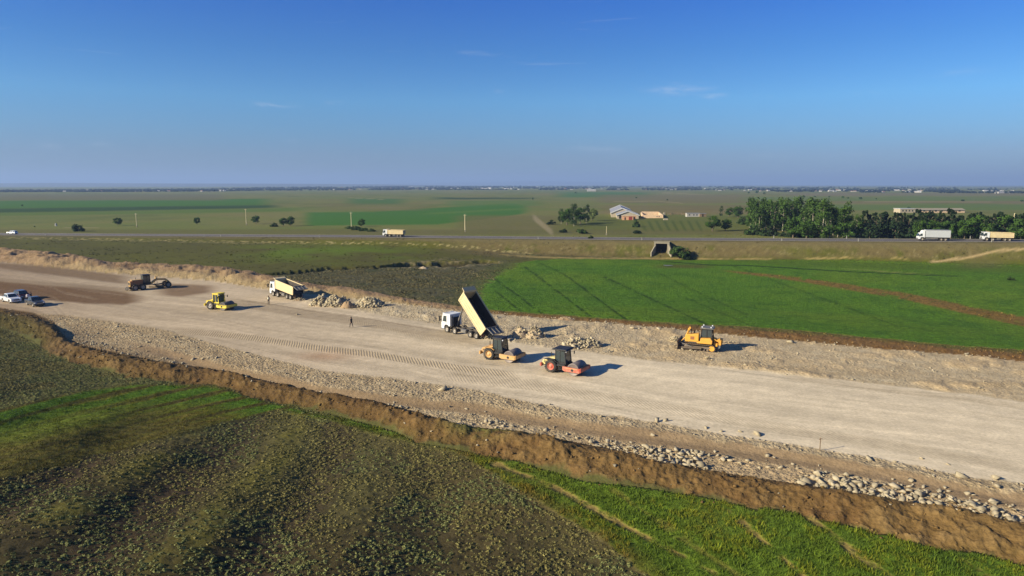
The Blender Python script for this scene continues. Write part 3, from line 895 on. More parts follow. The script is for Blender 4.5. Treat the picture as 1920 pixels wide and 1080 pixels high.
hwy = strip('highway_road', -5.4, 5.4, .045, M_asph)
tag(hwy, 'grey asphalt highway running level across the plain', None, None, 'structure')
for nm, a, b_ in (('road_shoulder', -6.6, -5.4), ('road_shoulder', 5.4, 6.4)):
    o = strip(nm, a, b_, .03, M_shoulder); tag(o, 'pale gravel shoulder of the highway', None, None, 'structure')
for a, b_, dsh in ((-5.15, -4.95, None), (4.95, 5.15, None), (-.09, .09, (2, 6))):
    o = strip('road_marking', a, b_, .055, M_line, dash=dsh); tag(o, None, None, None, 'structure')

# ------------------------------------------------------------------ distant hills and air
M_hill = mat('hill_rock', rgb(74, 76, 72), .95, scale=.0006, var=.25)


def ridge(name, Y0, depth, x0, x1, hfun, lab):
    xs = np.linspace(x0, x1, 160); V = []; Fc = []
    for j, t in enumerate(np.linspace(0, 1, 9)):
        for i, xx in enumerate(xs):
            e = math.sin(math.pi * (i / 159)) ** .35
            V.append((xx, Y0 + depth * t, -4 + max(0, (hfun(xx) + 4) * e * math.sin(math.pi * min(1, t * .5 + .0) ) ** .8 * (1 + .08 * float(vn(np.array([xx / 900.]), np.array([t * 3.]), 7)[0])))))
    for j in range(8):
        for i in range(159):
            a = j * 160 + i; Fc.append((a, a + 1, a + 161, a + 160))
    o = bpy.data.objects.new(name, np_mesh(name, np.array(V), np.array(Fc), M_hill, True)); link(o); tag(o, lab, None, None, 'structure')


ridge('hills', 8000, 2500, -9800, -600, lambda x: 45 + 4 * math.sin(x / 1700) + 2 * math.sin(x / 610) - 16 * max(0, (x + 3800) / 3000), 'long low flat topped hill range fading into blue haze')
ridge('hills', 19500, 3000, -9000, 9000, lambda x: 85 + 40 * math.sin(x / 2300 + 1) + 18 * math.sin(x / 700), 'very faint far hill range at the horizon')

hz_m = bpy.data.materials.new('haze_air'); hz_m.use_nodes = True
nt = hz_m.node_tree
nt.nodes.remove(nt.nodes['Principled BSDF'])
pv = nt.nodes.new('ShaderNodeVolumePrincipled'); pv.inputs['Density'].default_value = 1.3e-4
pv.inputs['Color'].default_value = (.36, .52, .84, 1); pv.inputs['Anisotropy'].default_value = .1
nt.links.new(pv.outputs[0], nt.nodes['Material Output'].inputs['Volume'])
b = MB(); b.box(-27000, 27000, -1500, 26000, -30, 260)
hz = b.build('haze', hz_m); tag(hz, 'thin bluish air over the whole plain', None, None, 'stuff')

# ------------------------------------------------------------------ scattered instances as real geometry
rs = np.random.RandomState(11)


def hull(n, seed, sq=(1, 1, .7), sub=0):
    r = np.random.RandomState(seed); bm = bmesh.new()
    for i in range(n):
        p = r.normal(size=3); p /= np.linalg.norm(p); p *= r.uniform(.8, 1.05)
        bm.verts.new((p[0] * sq[0], p[1] * sq[1], p[2] * sq[2]))
    res = bmesh.ops.convex_hull(bm, input=bm.verts)
    bmesh.ops.delete(bm, geom=[g for g in res['geom_interior'] if isinstance(g, bmesh.types.BMVert)], context='VERTS')
    bmesh.ops.triangulate(bm, faces=bm.faces)
    bm.verts.index_update()
    V = np.array([v.co[:] for v in bm.verts]) * .5; Fc = np.array([[v.index for v in f.verts] for f in bm.faces]); bm.free()
    return V, Fc


def scatter(name, temps, P, S, rot, tint, m, tilt=0.0, parent=None, smooth=False):
    """temps: list of (V, F[, T]); P n x 3; S n x 3; rot n; tint n x 3"""
    n = len(P); pick = rs.randint(0, len(temps), n)
    Vs = []; Fs = []; Ts = []; o = 0
    tl = rs.normal(size=(n, 2)) * tilt
    for k, tp in enumerate(temps):
        ii = np.where(pick == k)[0]
        if not len(ii): continue
        V, Fc = tp[0], tp[1]
        v = V[None] * S[ii][:, None, :]
        c, s = np.cos(rot[ii])[:, None], np.sin(rot[ii])[:, None]
        x = v[..., 0] * c - v[..., 1] * s; y = v[..., 0] * s + v[..., 1] * c; z = v[..., 2]
        if tilt > 0:
            z2 = z + x * tl[ii, 0][:, None] + y * tl[ii, 1][:, None]; x = x - z * tl[ii, 0][:, None]; y = y - z * tl[ii, 1][:, None]; z = z2
        w = np.stack([x, y, z], -1) + P[ii][:, None, :]
        Vs.append(w.reshape(-1, 3)); Fs.append((Fc[None] + (np.arange(len(ii)) * len(V))[:, None, None] + o).reshape(-1, Fc.shape[1]))
        T = np.repeat(tint[ii], len(V), 0)
        if len(tp) > 2: T = T * np.tile(tp[2], len(ii))[:, None]
        Ts.append(T); o += len(ii) * len(V)
    me = np_mesh(name, np.concatenate(Vs), np.concatenate(Fs), m, smooth, {'tint': np.concatenate(Ts)})
    ob = bpy.data.objects.new(name, me); link(ob, parent); return ob


M_leaf = attr_mat('leaf', .85, var=.25, scale=1.2)
M_rock = attr_mat('limestone', .92, var=.16, scale=4)
M_grass = attr_mat('grass_blade', .8, var=.2, scale=.6)


def tuft(n, seed, w=.5, h=.6, blade=.09, up=True):
    """a clump of leaf-sized triangles"""
    r = np.random.RandomState(seed); V = []; T = []
    for i in range(n):
        a = r.uniform(0, 6.283); rr = w * math.sqrt(r.uniform(0, 1)) * .9; zz = h * r.uniform(.75, 1) * (1 - (rr / w) ** 2 * .85)
        c = np.array([rr * math.cos(a), rr * math.sin(a), zz])
        nn = np.array([c[0] / w, c[1] / w, .75]) + r.normal(size=3) * .35
        d1 = np.cross(nn, r.normal(size=3)); d1 /= np.linalg.norm(d1); d2 = np.cross(d1, nn); d2 /= np.linalg.norm(d2)
        V += [c + d1 * blade, c - d1 * blade * .6 + d2 * blade * .7, c - d1 * blade * .6 - d2 * blade * .7]
        t = r.uniform(.7, 1.3); T += [t] * 3
    return np.array(V), np.arange(3 * n).reshape(-1, 3), np.array(T)


def blades(n, seed, w=.24, h=.32, bw=.030):
    r = np.random.RandomState(seed); V = []; T = []
    for i in range(n):
        a = r.uniform(0, 6.283); rr = w * math.sqrt(r.uniform(0, 1)); b = r.uniform(0, 6.283); hh = h * r.uniform(.6, 1.1)
        c = np.array([rr * math.cos(a), rr * math.sin(a), 0]); d = np.array([math.cos(b), math.sin(b), 0]) * bw
        tip = c + np.array([r.normal() * .1, r.normal() * .1, hh])
        V += [c - d, c + d, tip]; t = r.uniform(.75, 1.2); T += [t * .85, t * .85, t * 1.25]
    return np.array(V), np.arange(3 * n).reshape(-1, 3), np.array(T)


def ground_points(n, x0, x1, y0, y1):
    x = rs.uniform(x0, x1, n); y = rs.uniform(y0, y1, n)
    px, py = proj(x, y, 0.0)
    k = (px > -60) & (px < 1980) & (y > 30)
    return x[k], y[k]


# sagebrush on the hill in front and on the flat beyond
x, y = ground_points(260000, -85, 30, 27, 112)
zb = base(x, y); d, c_, rg, M = details(x, y, zb)
dens = M['sagem'] * (rg == 0) * np.clip(.78 + .7 * fbm(x / 3.2, y / 3.2, 201, 3) - .45 * M['rd2'] * np.clip(M['rid'], 0, 1), 0, 1) * np.clip(75 / y, .3, 1)
dens = dens * .80
k = rs.rand(len(x)) < dens
x, y, z = x[k], y[k], (zb + d)[k]
n = len(x); print('sage', n)
sz = .32 + .50 * rs.rand(n) ** 1.7
tn = A(124, 124, 80) * rs.uniform(.7, 1.15, n)[:, None] * np.where(fbm(x / 6, y / 6, 205, 2)[:, None] > .1, np.array([[1, 1.04, .88]]), np.array([[1.12, .98, .80]]))
o = scatter('sagebrush', [tuft(16, s, .27, .18, .095) for s in range(6)], np.stack([x, y, z - .03], 1), np.stack([sz, sz, sz * rs.uniform(.7, 1.1, n)], 1), rs.uniform(0, 6.28, n), tn, M_leaf)
tag(o, 'low grey green sagebrush tufts all over the near hillside', None, None, 'stuff')

x, y = ground_points(70000, -95, 20, 115, 205)
zb = base(x, y); d, c_, rg, M = details(x, y, zb)
k = rs.rand(len(x)) < M['sage'] * (rg == 0) * np.clip(.4 + fbm(x / 5, y / 5, 211, 3), 0, 1) * .6
x, y, z = x[k], y[k], (zb + d)[k]; n = len(x); print('sage2', n)
sz = rs.uniform(.4, .9, n)
tn = A(118, 110, 74) * rs.uniform(.7, 1.2, n)[:, None]
o = scatter('sagebrush', [tuft(8, s + 50, .42, .26, .20) for s in range(5)], np.stack([x, y, z - .03], 1), np.stack([sz, sz, sz], 1), rs.uniform(0, 6.28, n), tn, M_leaf)
tag(o, 'dark sagebrush tufts on the flat between gully and far bank', None, None, 'stuff')

# standing crop and grass
x, y = ground_points(260000, -75, 62, 33, 92)
zb = base(x, y); d, c_, rg, M = details(x, y, zb)
gr = np.maximum(M['crop'], M['gp'] * .55) * (1 - M['tm'] * .85) * (rg != 2)
k = rs.rand(len(x)) < gr * np.clip(.75 + .8 * fbm(x / 1.6, y / 1.6, 221, 3), .1, 1) * np.clip(58 / y, .4, 1)
x, y, z = x[k], y[k], (zb + d)[k]; n = len(x); print('grass', n)
pat = fbm(x / 5, y / 5, 225, 3); pat2 = fbm(x / 1.3, y / 1.3, 226, 2)
sz = rs.uniform(.4, 1.1, n) * np.where(M['crop'][k] > .5, .85, .6) * (1 + .35 * pat2)
tn = c_[k] * rs.uniform(.65, 1.1, n)[:, None] * np.array([1.08, .98, .85]) * np.where(((pat + .6 * pat2 > .15) & (M['crop'][k] > .5))[:, None], np.array([[1.3, 1.06, .9]]), np.array([[.95, .98, 1.0]]))
o = scatter('grass', [blades(6, s) for s in range(6)], np.stack([x, y, z - .02], 1), np.stack([sz, sz, sz], 1), rs.uniform(0, 6.28, n), tn, M_grass)
tag(o, 'short green blades of crop and grass below the soil bank', None, None, 'stuff')

# dry weeds and tufts over the far steppe
x, y = ground_points(60000, -210, 190, 120, 300)
zb = base(x, y); d, c_, rg, M = details(x, y, zb)
k = (rs.rand(len(x)) < np.clip(.10 + .6 * fbm(x / 7, y / 7, 231, 3), 0, .5)) & (rg == 0) & (np.abs(y - yhw(x)) > 8)
x, y, z = x[k], y[k], (zb + d)[k]; n = len(x); print('weeds', n)
sz = rs.uniform(.4, 1.0, n)
tn = c_[k] * (.45 + .75 * rs.rand(n))[:, None]
o = scatter('weeds', [tuft(5, s + 80, .4, .35, .26) for s in range(4)], np.stack([x, y, z - .03], 1), np.stack([sz, sz, sz * .8], 1), rs.uniform(0, 6.28, n), tn, M_leaf)
tag(o, 'low scattered weeds on the steppe below the highway', None, None, 'stuff')

# ------------------------------------------------------------------ stones
RK = [hull(10, s + 300, (rs.uniform(.8, 1.2), rs.uniform(.7, 1), rs.uniform(.5, .8))) for s in range(9)]
x, y = ground_points(420000, -135, 85, 43, 160)
zb = base(x, y); d, c_, rg, M = details(x, y, zb)
px, py = M['px'], M['py']
t_ = T_(px); d1 = D1(px); d2 = d1 + np.interp(px, [300, 700, 1300, 1920], [14, 12, 24, 20])
lowb = (py > d2 - 9) & (py < t_ + 1)
cl = fbm(x / 4.5, y / 4.5, 241, 3)
cl2 = fbm(x / 1.7, y / 1.7, 246, 3)
ctr = np.exp(-(((py - (d2 * .45 + t_ * .55)) / (0.44 * (t_ - d2) + 3)) ** 2))
dl = lowb * ctr * np.interp(px, [100, 250, 600, 1000, 1230, 1300, 1920], [.4, .5, .45, .45, .8, 1, 1]) * np.clip(.6 + 1.3 * cl, .05, 1)
dg = M['gbot'] * (1 - M['dk']) * (py < d1 + 4) * np.clip(.10 + .5 * cl2 + .2 * cl, 0, .6) * .5
dt = M['gtop'] * np.clip(.08 + .5 * cl2 + .4 * cl, 0, .8) * np.interp(px, [560, 760, 1000, 1300, 1900], [.5, .6, .7, .35, .15])
de = (np.abs(py - PF(px)) < 3) * (px > 760) * .35 * np.clip(.3 + cl2, 0, 1)
dh_ = np.exp(-(((px - 185) / 32) ** 2 + ((py - 624) / 9) ** 2)) * .8
db = M['nb'] * .012
dens = np.clip(np.maximum.reduce([dl, dg, dt, de, dh_ * M['road'], db]), 0, 1)
k = rs.rand(len(x)) < dens * .85
# keep clear of the machines
x, y, z = x[k], y[k], (zb + d)[k]; n = len(x); print('rubble', n)
u = rs.rand(n)
sz = .10 + .30 * u ** 4 + .10 * u
big = dl[k] > .2
sz = np.where(big, sz * np.interp(px[k], [900, 1300], [1.4, 2.1]), sz)
tn = A(176, 163, 137) * rs.uniform(.72, 1.12, n)[:, None] * np.where(rs.rand(n) < .3, .8, 1)[:, None]
S = np.stack([sz * rs.uniform(.8, 1.4, n), sz * rs.uniform(.7, 1.1, n), sz * rs.uniform(.6, 1, n)], 1)
o = scatter('rubble', RK, np.stack([x, y, z + sz * .12], 1), S, rs.uniform(0, 6.28, n), tn, M_rock, .25)
tag(o, 'small pale stones and rubble strewn along both margins of the new road', None, None, 'stuff')

# clods of earth on both soil banks
x, y = ground_points(330000, -160, 90, 40, 200)
zb = base(x, y); d, c_, rg, M = details(x, y, zb)
k = rs.rand(len(x)) < (M['nb'] * np.clip(.34 + .9 * fbm(x / 2.2, y / 2.2, 251, 3), .05, 1) * .5 + M['bank'] * np.clip(.3 + .9 * fbm(x / 3, y / 3, 252, 3), .05, 1) * .5 + ((rg == 0) | (rg == 5)) * (M['s_'] > 1) * ss(1.25, 1.0, M['s_']) * .10)
x, y, z = x[k], y[k], (zb + d)[k]; n = len(x); print('clods', n)
sz = .10 + .38 * rs.rand(n) ** 3.5
hc_ = c_[k] * rs.uniform(.7, 1.15, n)[:, None]
hc_ = np.where(((rg[k] == 0) | (rg[k] == 5))[:, None], A(110, 86, 54), hc_)
o = scatter('earth_clods', RK, np.stack([x, y, z + sz * .1], 1), np.stack([sz * 1.2, sz, sz * .8], 1), rs.uniform(0, 6.28, n), hc_, M_rock, .3)
tag(o, 'brown clods of earth crumbled over both soil banks', None, None, 'stuff')

# single rocks one can point to
Z3 = [(15, 400, 14), (55, 395, 13), (130, 240, 11), (215, 260, 10), (325, 260, 13), (420, 268, 20), (265, 400, 13), (325, 415, 12), (370, 400, 13), (480, 370, 16), (520, 385, 12), (485, 435, 11), (555, 435, 15), (435, 440, 10), (620, 420, 11), (650, 445, 10), (770, 430, 8), (770, 468, 26), (780, 515, 24), (845, 550, 16), (905, 490, 14), (950, 495, 15), (1000, 515, 13), (935, 570, 22), (1080, 560, 16), (1130, 590, 17), (1160, 570, 13), (1285, 508, 17), (1270, 600, 15), (1300, 580, 11), (1360, 545, 12), (1355, 580, 13), (1450, 590, 12), (1425, 625, 17), (1360, 630, 15), (1235, 640, 24), (1480, 550, 12), (1605, 580, 18), (1570, 500, 26), (1765, 515, 24), (1770, 565, 17), (1850, 655, 16), (1805, 680, 17), (1910, 555, 14), (1195, 430, 11), (1345, 412, 12), (940, 395, 11), (1050, 410, 17), (1495, 445, 11), (1190, 640, 11), (1910, 710, 13), (1660, 620, 11), (1185, 505, 9), (890, 520, 12), (980, 580, 13), (670, 490, 11), (700, 480, 11), (180, 350, 12), (100, 350, 11), (60, 360, 11), (90, 440, 11), (120, 440, 10), (200, 370, 11), (1500, 570, 11)]
Z2 = [(300, 298, 8), (685, 438, 10), (735, 440, 9), (835, 435, 11), (1270, 495, 10), (1385, 515, 13), (1755, 505, 14), (1480, 565, 9), (1810, 560, 10), (1885, 570, 14), (1890, 610, 11), (1615, 595, 9), (1520, 600, 8), (705, 355, 9), (610, 345, 8), (1160, 415, 10), (1460, 415, 10), (1325, 515, 11), (1865, 605, 10), (1200, 455, 8), (1515, 430, 8)]
Z1 = [(1065, 1010, 10), (570, 920, 7), (600, 1000, 7), (915, 990, 7), (860, 980, 8), (770, 955, 6), (400, 950, 10), (10, 835, 10), (80, 840, 10), (185, 840, 7)]
Z0 = [(1310, 680, 8), (880, 600, 10), (1050, 750, 9), (1110, 720, 9), (1445, 840, 9), (1350, 830, 7), (1525, 840, 9), (1630, 835, 8), (1155, 680, 6), (1750, 935, 8), (1850, 950, 10), (1400, 810, 7)]
Z4 = [(600, 560, 10), (690, 570, 9), (1250, 540, 9), (1600, 670, 7), (1655, 680, 7), (1305, 755, 8), (1100, 725, 7), (1775, 820, 5), (1770, 850, 6), (40, 318, 13), (115, 325, 10), (185, 325, 8), (330, 335, 14), (1810, 475, 14), (1265, 435, 6)]
rocks = [(1280 + a / 3, 720 + b_ / 3, s, 0) for a, b_, s in Z3] + [(640 + a / 3, 640 + b_ / 3, s, 1) for a, b_, s in Z2] + [(360 + a / 4, 460 + b_ / 4, s, 2) for a, b_, s in Z1] + [(a / 4, 460 + b_ / 4, s, 2) for a, b_, s in Z0] + [(1180 + a / 6, 560 + b_ / 6, s, 3) for a, b_, s in Z4]
RL = ['pale limestone block in the stone strewn strip beside the brown bank at its wider end', 'pale rock lying in the gravel margin between the rollers and the brown bank', 'small pale rock in the stony margin ahead of the parked cars', 'pale stone in the rough gravel around the bulldozer']
RG = ['limestone blocks in the strip beside the wide end of the bank', 'rocks in the gravel margin near the rollers', 'rocks in the stony margin toward the parked cars', 'stones around the bulldozer']
rock_me = []
for i, (V, Fc) in enumerate([hull(11, 400 + s, (1.2, .85, .6)) for s in range(10)]):
    tint = np.ones((len(V), 3)) * A(178, 164, 136) * (.86 + .028 * (i % 8))
    rock_me.append(np_mesh('rock', V, Fc, M_rock, False, {'tint': tint}))


def rock(px, py, s, lab, grp, me=None, zs=1.0):
    p = at(px, py + s * .25)
    w = s * p.y / F * 1.0
    o = bpy.data.objects.new('rock', me or rock_me[rs.randint(10)]); link(o)
    o.location = p + Vector((0, 0, w * .12)); o.scale = (w * rs.uniform(.9, 1.15), w * rs.uniform(.8, 1.05), w * rs.uniform(.7, 1.0) * zs)
    o.rotation_euler = (rs.uniform(-.35, .35), rs.uniform(-.35, .35), rs.uniform(0, 6.28))
    return tag(o, lab, 'rock', grp)


for a, b_, s, g in rocks: rock(a, b_, s, RL[g], RG[g])
rock(640 + 575 / 3, 640 + 258 / 3, 21, 'largest lone boulder, in the smooth gravel ahead of the tan roller', None, zs=1.3)
rock(640 + 1155 / 3, 640 + 465 / 3, 17, 'blocky split boulder leaning at the edge of the brown bank near its grassy patch', None, zs=1.2)
rock(640 + 1780 / 3, 640 + 440 / 3, 18, 'upright pale boulder with a smaller twin beside it on the gravel shoulder', None, zs=1.3)
rock(640 + 1825 / 3, 640 + 440 / 3, 12, 'smaller upright boulder right behind the pale boulder on the gravel shoulder', None, zs=1.3)
rock(1180 + 875 / 6, 560 + 665 / 6, 10, 'rounded tan boulder in front of the tracks of the yellow bulldozer', None, zs=1.1)
rock(1180 + 925 / 6, 560 + 683 / 6, 7, 'small white stone touching the rounded tan boulder before the bulldozer', None)
rock(558, 588, 8, 'small dark stone alone on the smooth road between the two workers', None)
rock(405 / 4 + 360, 800 / 4 + 460, 9, 'brown boulder alone above the dark sandy strip of the margin', None)


# ------------------------------------------------------------------ dumped piles
M_soil = mat('piled_soil', rgb(168, 148, 118), .95, scale=1.4, var=.22, bump=.06)
M_soilb = mat('piled_brown_soil', rgb(150, 124, 92), .95, scale=1.4, var=.22, bump=.06)


def pile(px, py, wpx, h, lab, stones=700, depth=.75, m=None, ssz=.34, lumps=3, seed=0, cover=1.0):
    p = at(px, py); W = wpx * p.y / F / 2
    root = empty('rubble_pile', p, 0, lab, 'rubble pile')
    r = np.random.RandomState(seed)
    n = 44; g = np.linspace(-1.15, 1.15, n); gx, gy = np.meshgrid(g, g)
    hh = np.zeros_like(gx)
    for i in range(lumps):
        cx, cy, rr, k = (r.uniform(-.55, .55) if lumps > 1 else 0), r.uniform(-.2, .2), r.uniform(.42, .7) if lumps > 1 else .95, r.uniform(.7, 1)
        hh = np.maximum(hh, k * np.clip(1 - np.hypot(gx - cx, gy - cy) / rr, 0, 1) ** .85)
    hh = hh * h * (1 + .25 * fbm(gx.ravel() * 3 + seed, gy.ravel() * 3, 9, 3).reshape(gx.shape))
    wx, wy = gx * W, gy * W * depth
    gz = height((wx + p.x).ravel(), (wy + p.y).ravel()).reshape(gx.shape) - p.z
    zz = gz + hh - .12
    V = np.stack([wx.ravel(), wy.ravel(), zz.ravel()], 1)
    ix = np.arange(n * n).reshape(n, n)
    Fc = np.stack([ix[:-1, :-1].ravel(), ix[:-1, 1:].ravel(), ix[1:, 1:].ravel(), ix[1:, :-1].ravel()], 1)
    Fc = Fc[(hh.ravel()[Fc] > .02).any(1)]
    part('mound', np_mesh('mound', V, Fc, m or M_soil, True), root)
    if stones:
        i = r.randint(0, n, stones * 4); j = r.randint(0, n, stones * 4)
        keep = (hh[i, j] > .12) & (r.rand(len(i)) < cover); i, j = i[keep][:stones], j[keep][:stones]
        q = np.stack([wx[i, j] + r.normal(size=len(i)) * .1, wy[i, j] + r.normal(size=len(i)) * .1, zz[i, j] + .1], 1)
        s = ssz * (.35 + .9 * r.rand(len(i)) ** 2.2)
        tn = A(186, 172, 142) * r.uniform(.7, 1.15, len(i))[:, None]
        so = scatter('stones', RK, q, np.stack([s * 1.3, s, s * .8], 1), r.uniform(0, 6.28, len(i)), tn, M_rock, .5, root)
        so['kind'] = 'stuff'
    return root


pile(623, 573, 84, 2.3, 'wide heap of pale broken rock behind the reversing dump truck', 900, .62, None, .75, 5, 3)
pile(651, 577, 30, 1.9, 'smooth cone of fine gravel between two heaps of broken rock', 60, .9, M_soilb, .2, 1, 4)
pile(698, 574, 86, 2.0, 'long heap of grey broken rock nearest the worker in dark clothes', 900, .6, None, .62, 5, 5)
pile(988, 632, 64, 2.5, 'rounded heap of tan rubble behind the raised tipper body', 300, .8, M_soil, .42, 2, 6)
pile(1086, 650, 84, 1.5, 'low jagged heap of broken rock above the red roller', 500, .6, None, .6, 4, 8)
pile(925, 634, 44, 1.1, 'fresh heap of gravel just tipped under the raised body', 260, .8, M_soil, .3, 2, 9)
pile(562, 563, 26, .8, 'small fresh heap of gravel under the open tailgate', 120, .8, M_soilb, .3, 1, 10)
pile(794, 504, 22, 1.0, 'small pale mound of sand beside the eroded gully', 0, .8, M_soil, .3, 1, 12)
pile(1062, 600, 40, .7, 'low tan mound of soil at the edge of the green field', 60, .7, M_soilb, .25, 1, 13)
pile(1268, 640, 36, .9, 'ridge of gravel pushed up ahead of the bulldozer blade', 240, .9, M_soil, .4, 2, 14)
# ------------------------------------------------------------------ trees
M_bark = mat('bark', rgb(96, 84, 66), .95, scale=6, var=.25)
M_barkp = mat('pale_bark', rgb(150, 142, 122), .95, scale=6, var=.25)


def crown_mesh(kind, seed, n=900):
    """leaf-sized faces gathered in clumps; unit height, base at 0"""
    r = np.random.RandomState(seed)
    C = []
    if kind == 'poplar':
        for i in range(26):
            t = r.uniform(.10, .97); w = .115 * math.sin(math.pi * min(1, (t * .88 + .1))) ** .6 * r.uniform(.5, 1.1)
            a = r.uniform(0, 6.28); C.append((w * math.cos(a), w * math.sin(a), t, .072 * r.uniform(.7, 1.2), .095 * r.uniform(.7, 1.3)))
    elif kind == 'pine':
        for i in range(30):
            t = r.uniform(.10, .97); w = .30 * (1 - t) ** .6 * r.uniform(.4, 1.05) + .02
            a = r.uniform(0, 6.28); C.append((w * math.cos(a), w * math.sin(a), t, .10 * (1.15 - t) * r.uniform(.7, 1.2), .06 * r.uniform(.7, 1.2)))
    elif kind == 'round':
        for i in range(26):
            d = r.normal(size=3); d /= np.linalg.norm(d); q = r.uniform(.35, 1) ** .6
            C.append((d[0] * q * .34, d[1] * q * .34, .54 + d[2] * q * .36, .17 * r.uniform(.6, 1.2), .13 * r.uniform(.6, 1.2)))
    else:  # bush
        for i in range(24):
            a = r.uniform(0, 6.28); q = math.sqrt(r.uniform(0, 1)); t = r.uniform(.12, .9) * (1 - q * q * .55)
            C.append((q * .62 * math.cos(a), q * .62 * math.sin(a), t, .26 * r.uniform(.7, 1.2), .20 * r.uniform(.7, 1.2)))
    V = []; T = []; ls = {'poplar': .021, 'pine': .032, 'round': .045, 'bush': .075}[kind] * math.sqrt(900 / n)
    per = n // len(C)
    for (cx, cy, cz, rh, rv) in C:
        sh = r.uniform(.75, 1.25)
        for i in range(per):
            d = r.normal(size=3); d /= np.linalg.norm(d); q = r.uniform(.55, 1.05)
            c = np.array([cx + d[0] * rh * q, cy + d[1] * rh * q, max(.01, cz + d[2] * rv * q)])
            nn = d + r.normal(size=3) * .45
            d1 = np.cross(nn, r.normal(size=3)); d1 /= np.linalg.norm(d1); d2 = np.cross(d1, nn); d2 /= np.linalg.norm(d2)
            k = ls * r.uniform(.7, 1.4)
            V += [c + d1 * k, c - d1 * k * .6 + d2 * k * .9, c - d1 * k * .6 - d2 * k * .9]
            T += [sh * r.uniform(.85, 1.15)] * 3
    return np.array(V), np.arange(len(V)).reshape(-1, 3), np.array(T)


def trunk_mb(kind, seed):
    r = random.Random(seed); m = MB()
    top = {'poplar': .9, 'pine': .92, 'round': .62, 'bush': .45}[kind]; rad = {'poplar': .012, 'pine': .016, 'round': .03, 'bush': .03}[kind]
    p = Vector((0, 0, -.04)); pr = rad * 1.25
    for i in range(1, 6):
        q = Vector((r.uniform(-.012, .012), r.uniform(-.012, .012), top * i / 5)); nr = rad * (1.1 - .19 * i)
        m.cyl(p, q, pr, nr, 7, cap=False); p, pr = q, nr
    for i in range(6):
        a = i * 1.05 + r.uniform(-.3, .3); z0 = top * r.uniform(.35, .85); ln = {'poplar': .09, 'pine': .16, 'round': .26, 'bush': .4}[kind]
        m.cyl((0, 0, z0), (ln * math.cos(a), ln * math.sin(a), z0 + ln * .6), rad * .45, rad * .12, 5, cap=False)
    return m


LEAFCOL = {'poplar': (66, 90, 36), 'poplar_dark': (50, 70, 30), 'pine': (42, 60, 34), 'round': (62, 88, 32), 'round_pale': (108, 122, 70), 'bush': (56, 76, 34), 'bush_dark': (44, 60, 30)}
_tm = {}


def tree_template(style, v, n):
    key = (style, v, n)
    if key not in _tm:
        kind = style.split('_')[0]
        V, Fc, T = crown_mesh(kind, 31 * v + len(style) * 7, n)
        tint = A(*LEAFCOL[style], .92)[None] * T[:, None] * (.9 + .07 * (v % 4))
        me = np_mesh('crown', V, Fc, M_leaf, False, {'tint': tint})
        _tm[key] = (me, trunk_mb(kind, v).mesh('trunk', M_barkp if kind == 'poplar' else M_bark))
    return _tm[key]


def tree(name, style, px, row, hpx, wf=1.0, lab='', cat='tree', grp=None, n=900, Y=None, v=None):
    if Y is None: p = at(px, row)
    else:
        x = (px - 960) / F * (Y * cp + H * sp); p = Vector((x, Y, float(height(x, Y)[0])))
    h = hpx * p.y / F
    v = rs.randint(5) if v is None else v
    cm_, tm_ = tree_template(style, v, n)
    root = empty(name, p - Vector((0, 0, .1)), rs.uniform(0, 6.28), lab, cat, grp)
    root.scale = (h * wf, h * wf, h)
    part('trunk', tm_, root); part('crown', cm_, root)
    return root


# single trees and bushes beyond the highway
tree('bush', 'bush', 147, 434, 17, .82, 'big rounded dark bush standing alone between highway and striped fields', 'bush')
tree('tree', 'round', 221, 423, 16, 1.25, 'round lone tree beside the first wooden pole past the big bush', 'tree')
tree('tree', 'round', 370, 421, 15, .95, 'slim small tree standing alone on a low dry rise', 'tree')
tree('tree', 'round', 480, 420, 17, 1.2, 'round tree just past the second wooden pole', 'tree')
tree('tree', 'round', 545, 424, 20, 1.0, 'taller of the two trees growing together behind the highway', 'tree')
tree('tree', 'round', 532, 424, 17, 1.1, 'shorter rounder of the two trees growing together behind the highway', 'tree')
tree('bush', 'bush', 514, 425, 8, 1.3, 'low flat bush at the foot of the two joined trees', 'bush')
tree('tree', 'round', 678, 425, 16, 1.15, 'single leafy tree above the roadside hedge near the highway tipper', 'tree')
for a, r_, h_, t_ in ((656, 429, 6, 'first low bush of the roadside hedge at the pole foot'), (668, 431, 8, 'thick low bush in the roadside hedge under the leafy tree'), (682, 433, 7, 'middle bush of the low roadside hedge'), (696, 434, 6, 'last small bush of the roadside hedge behind the highway tipper')):
    tree('bush', 'bush', a, r_, h_, 1.9, t_, 'bush', None, 500)
tree('shrub', 'bush', 1273, 485, 27, 1.05, 'large dense dark green shrub beside the concrete underpass', 'shrub', None, 1800)
tree('shrub', 'bush_dark', 1288, 487, 9, 1.5, 'low dark undergrowth trailing from the shrub at the underpass', 'shrub', None, 500)
tree('bush', 'bush', 1896, 526, 9, 1.0, 'tiny round bush alone in the upper green field', 'bush', None, 500)
tree('bush', 'bush_dark', 1107, 464, 6, 1.3, 'small dark bush on the dry embankment slope', 'bush', None, 400)
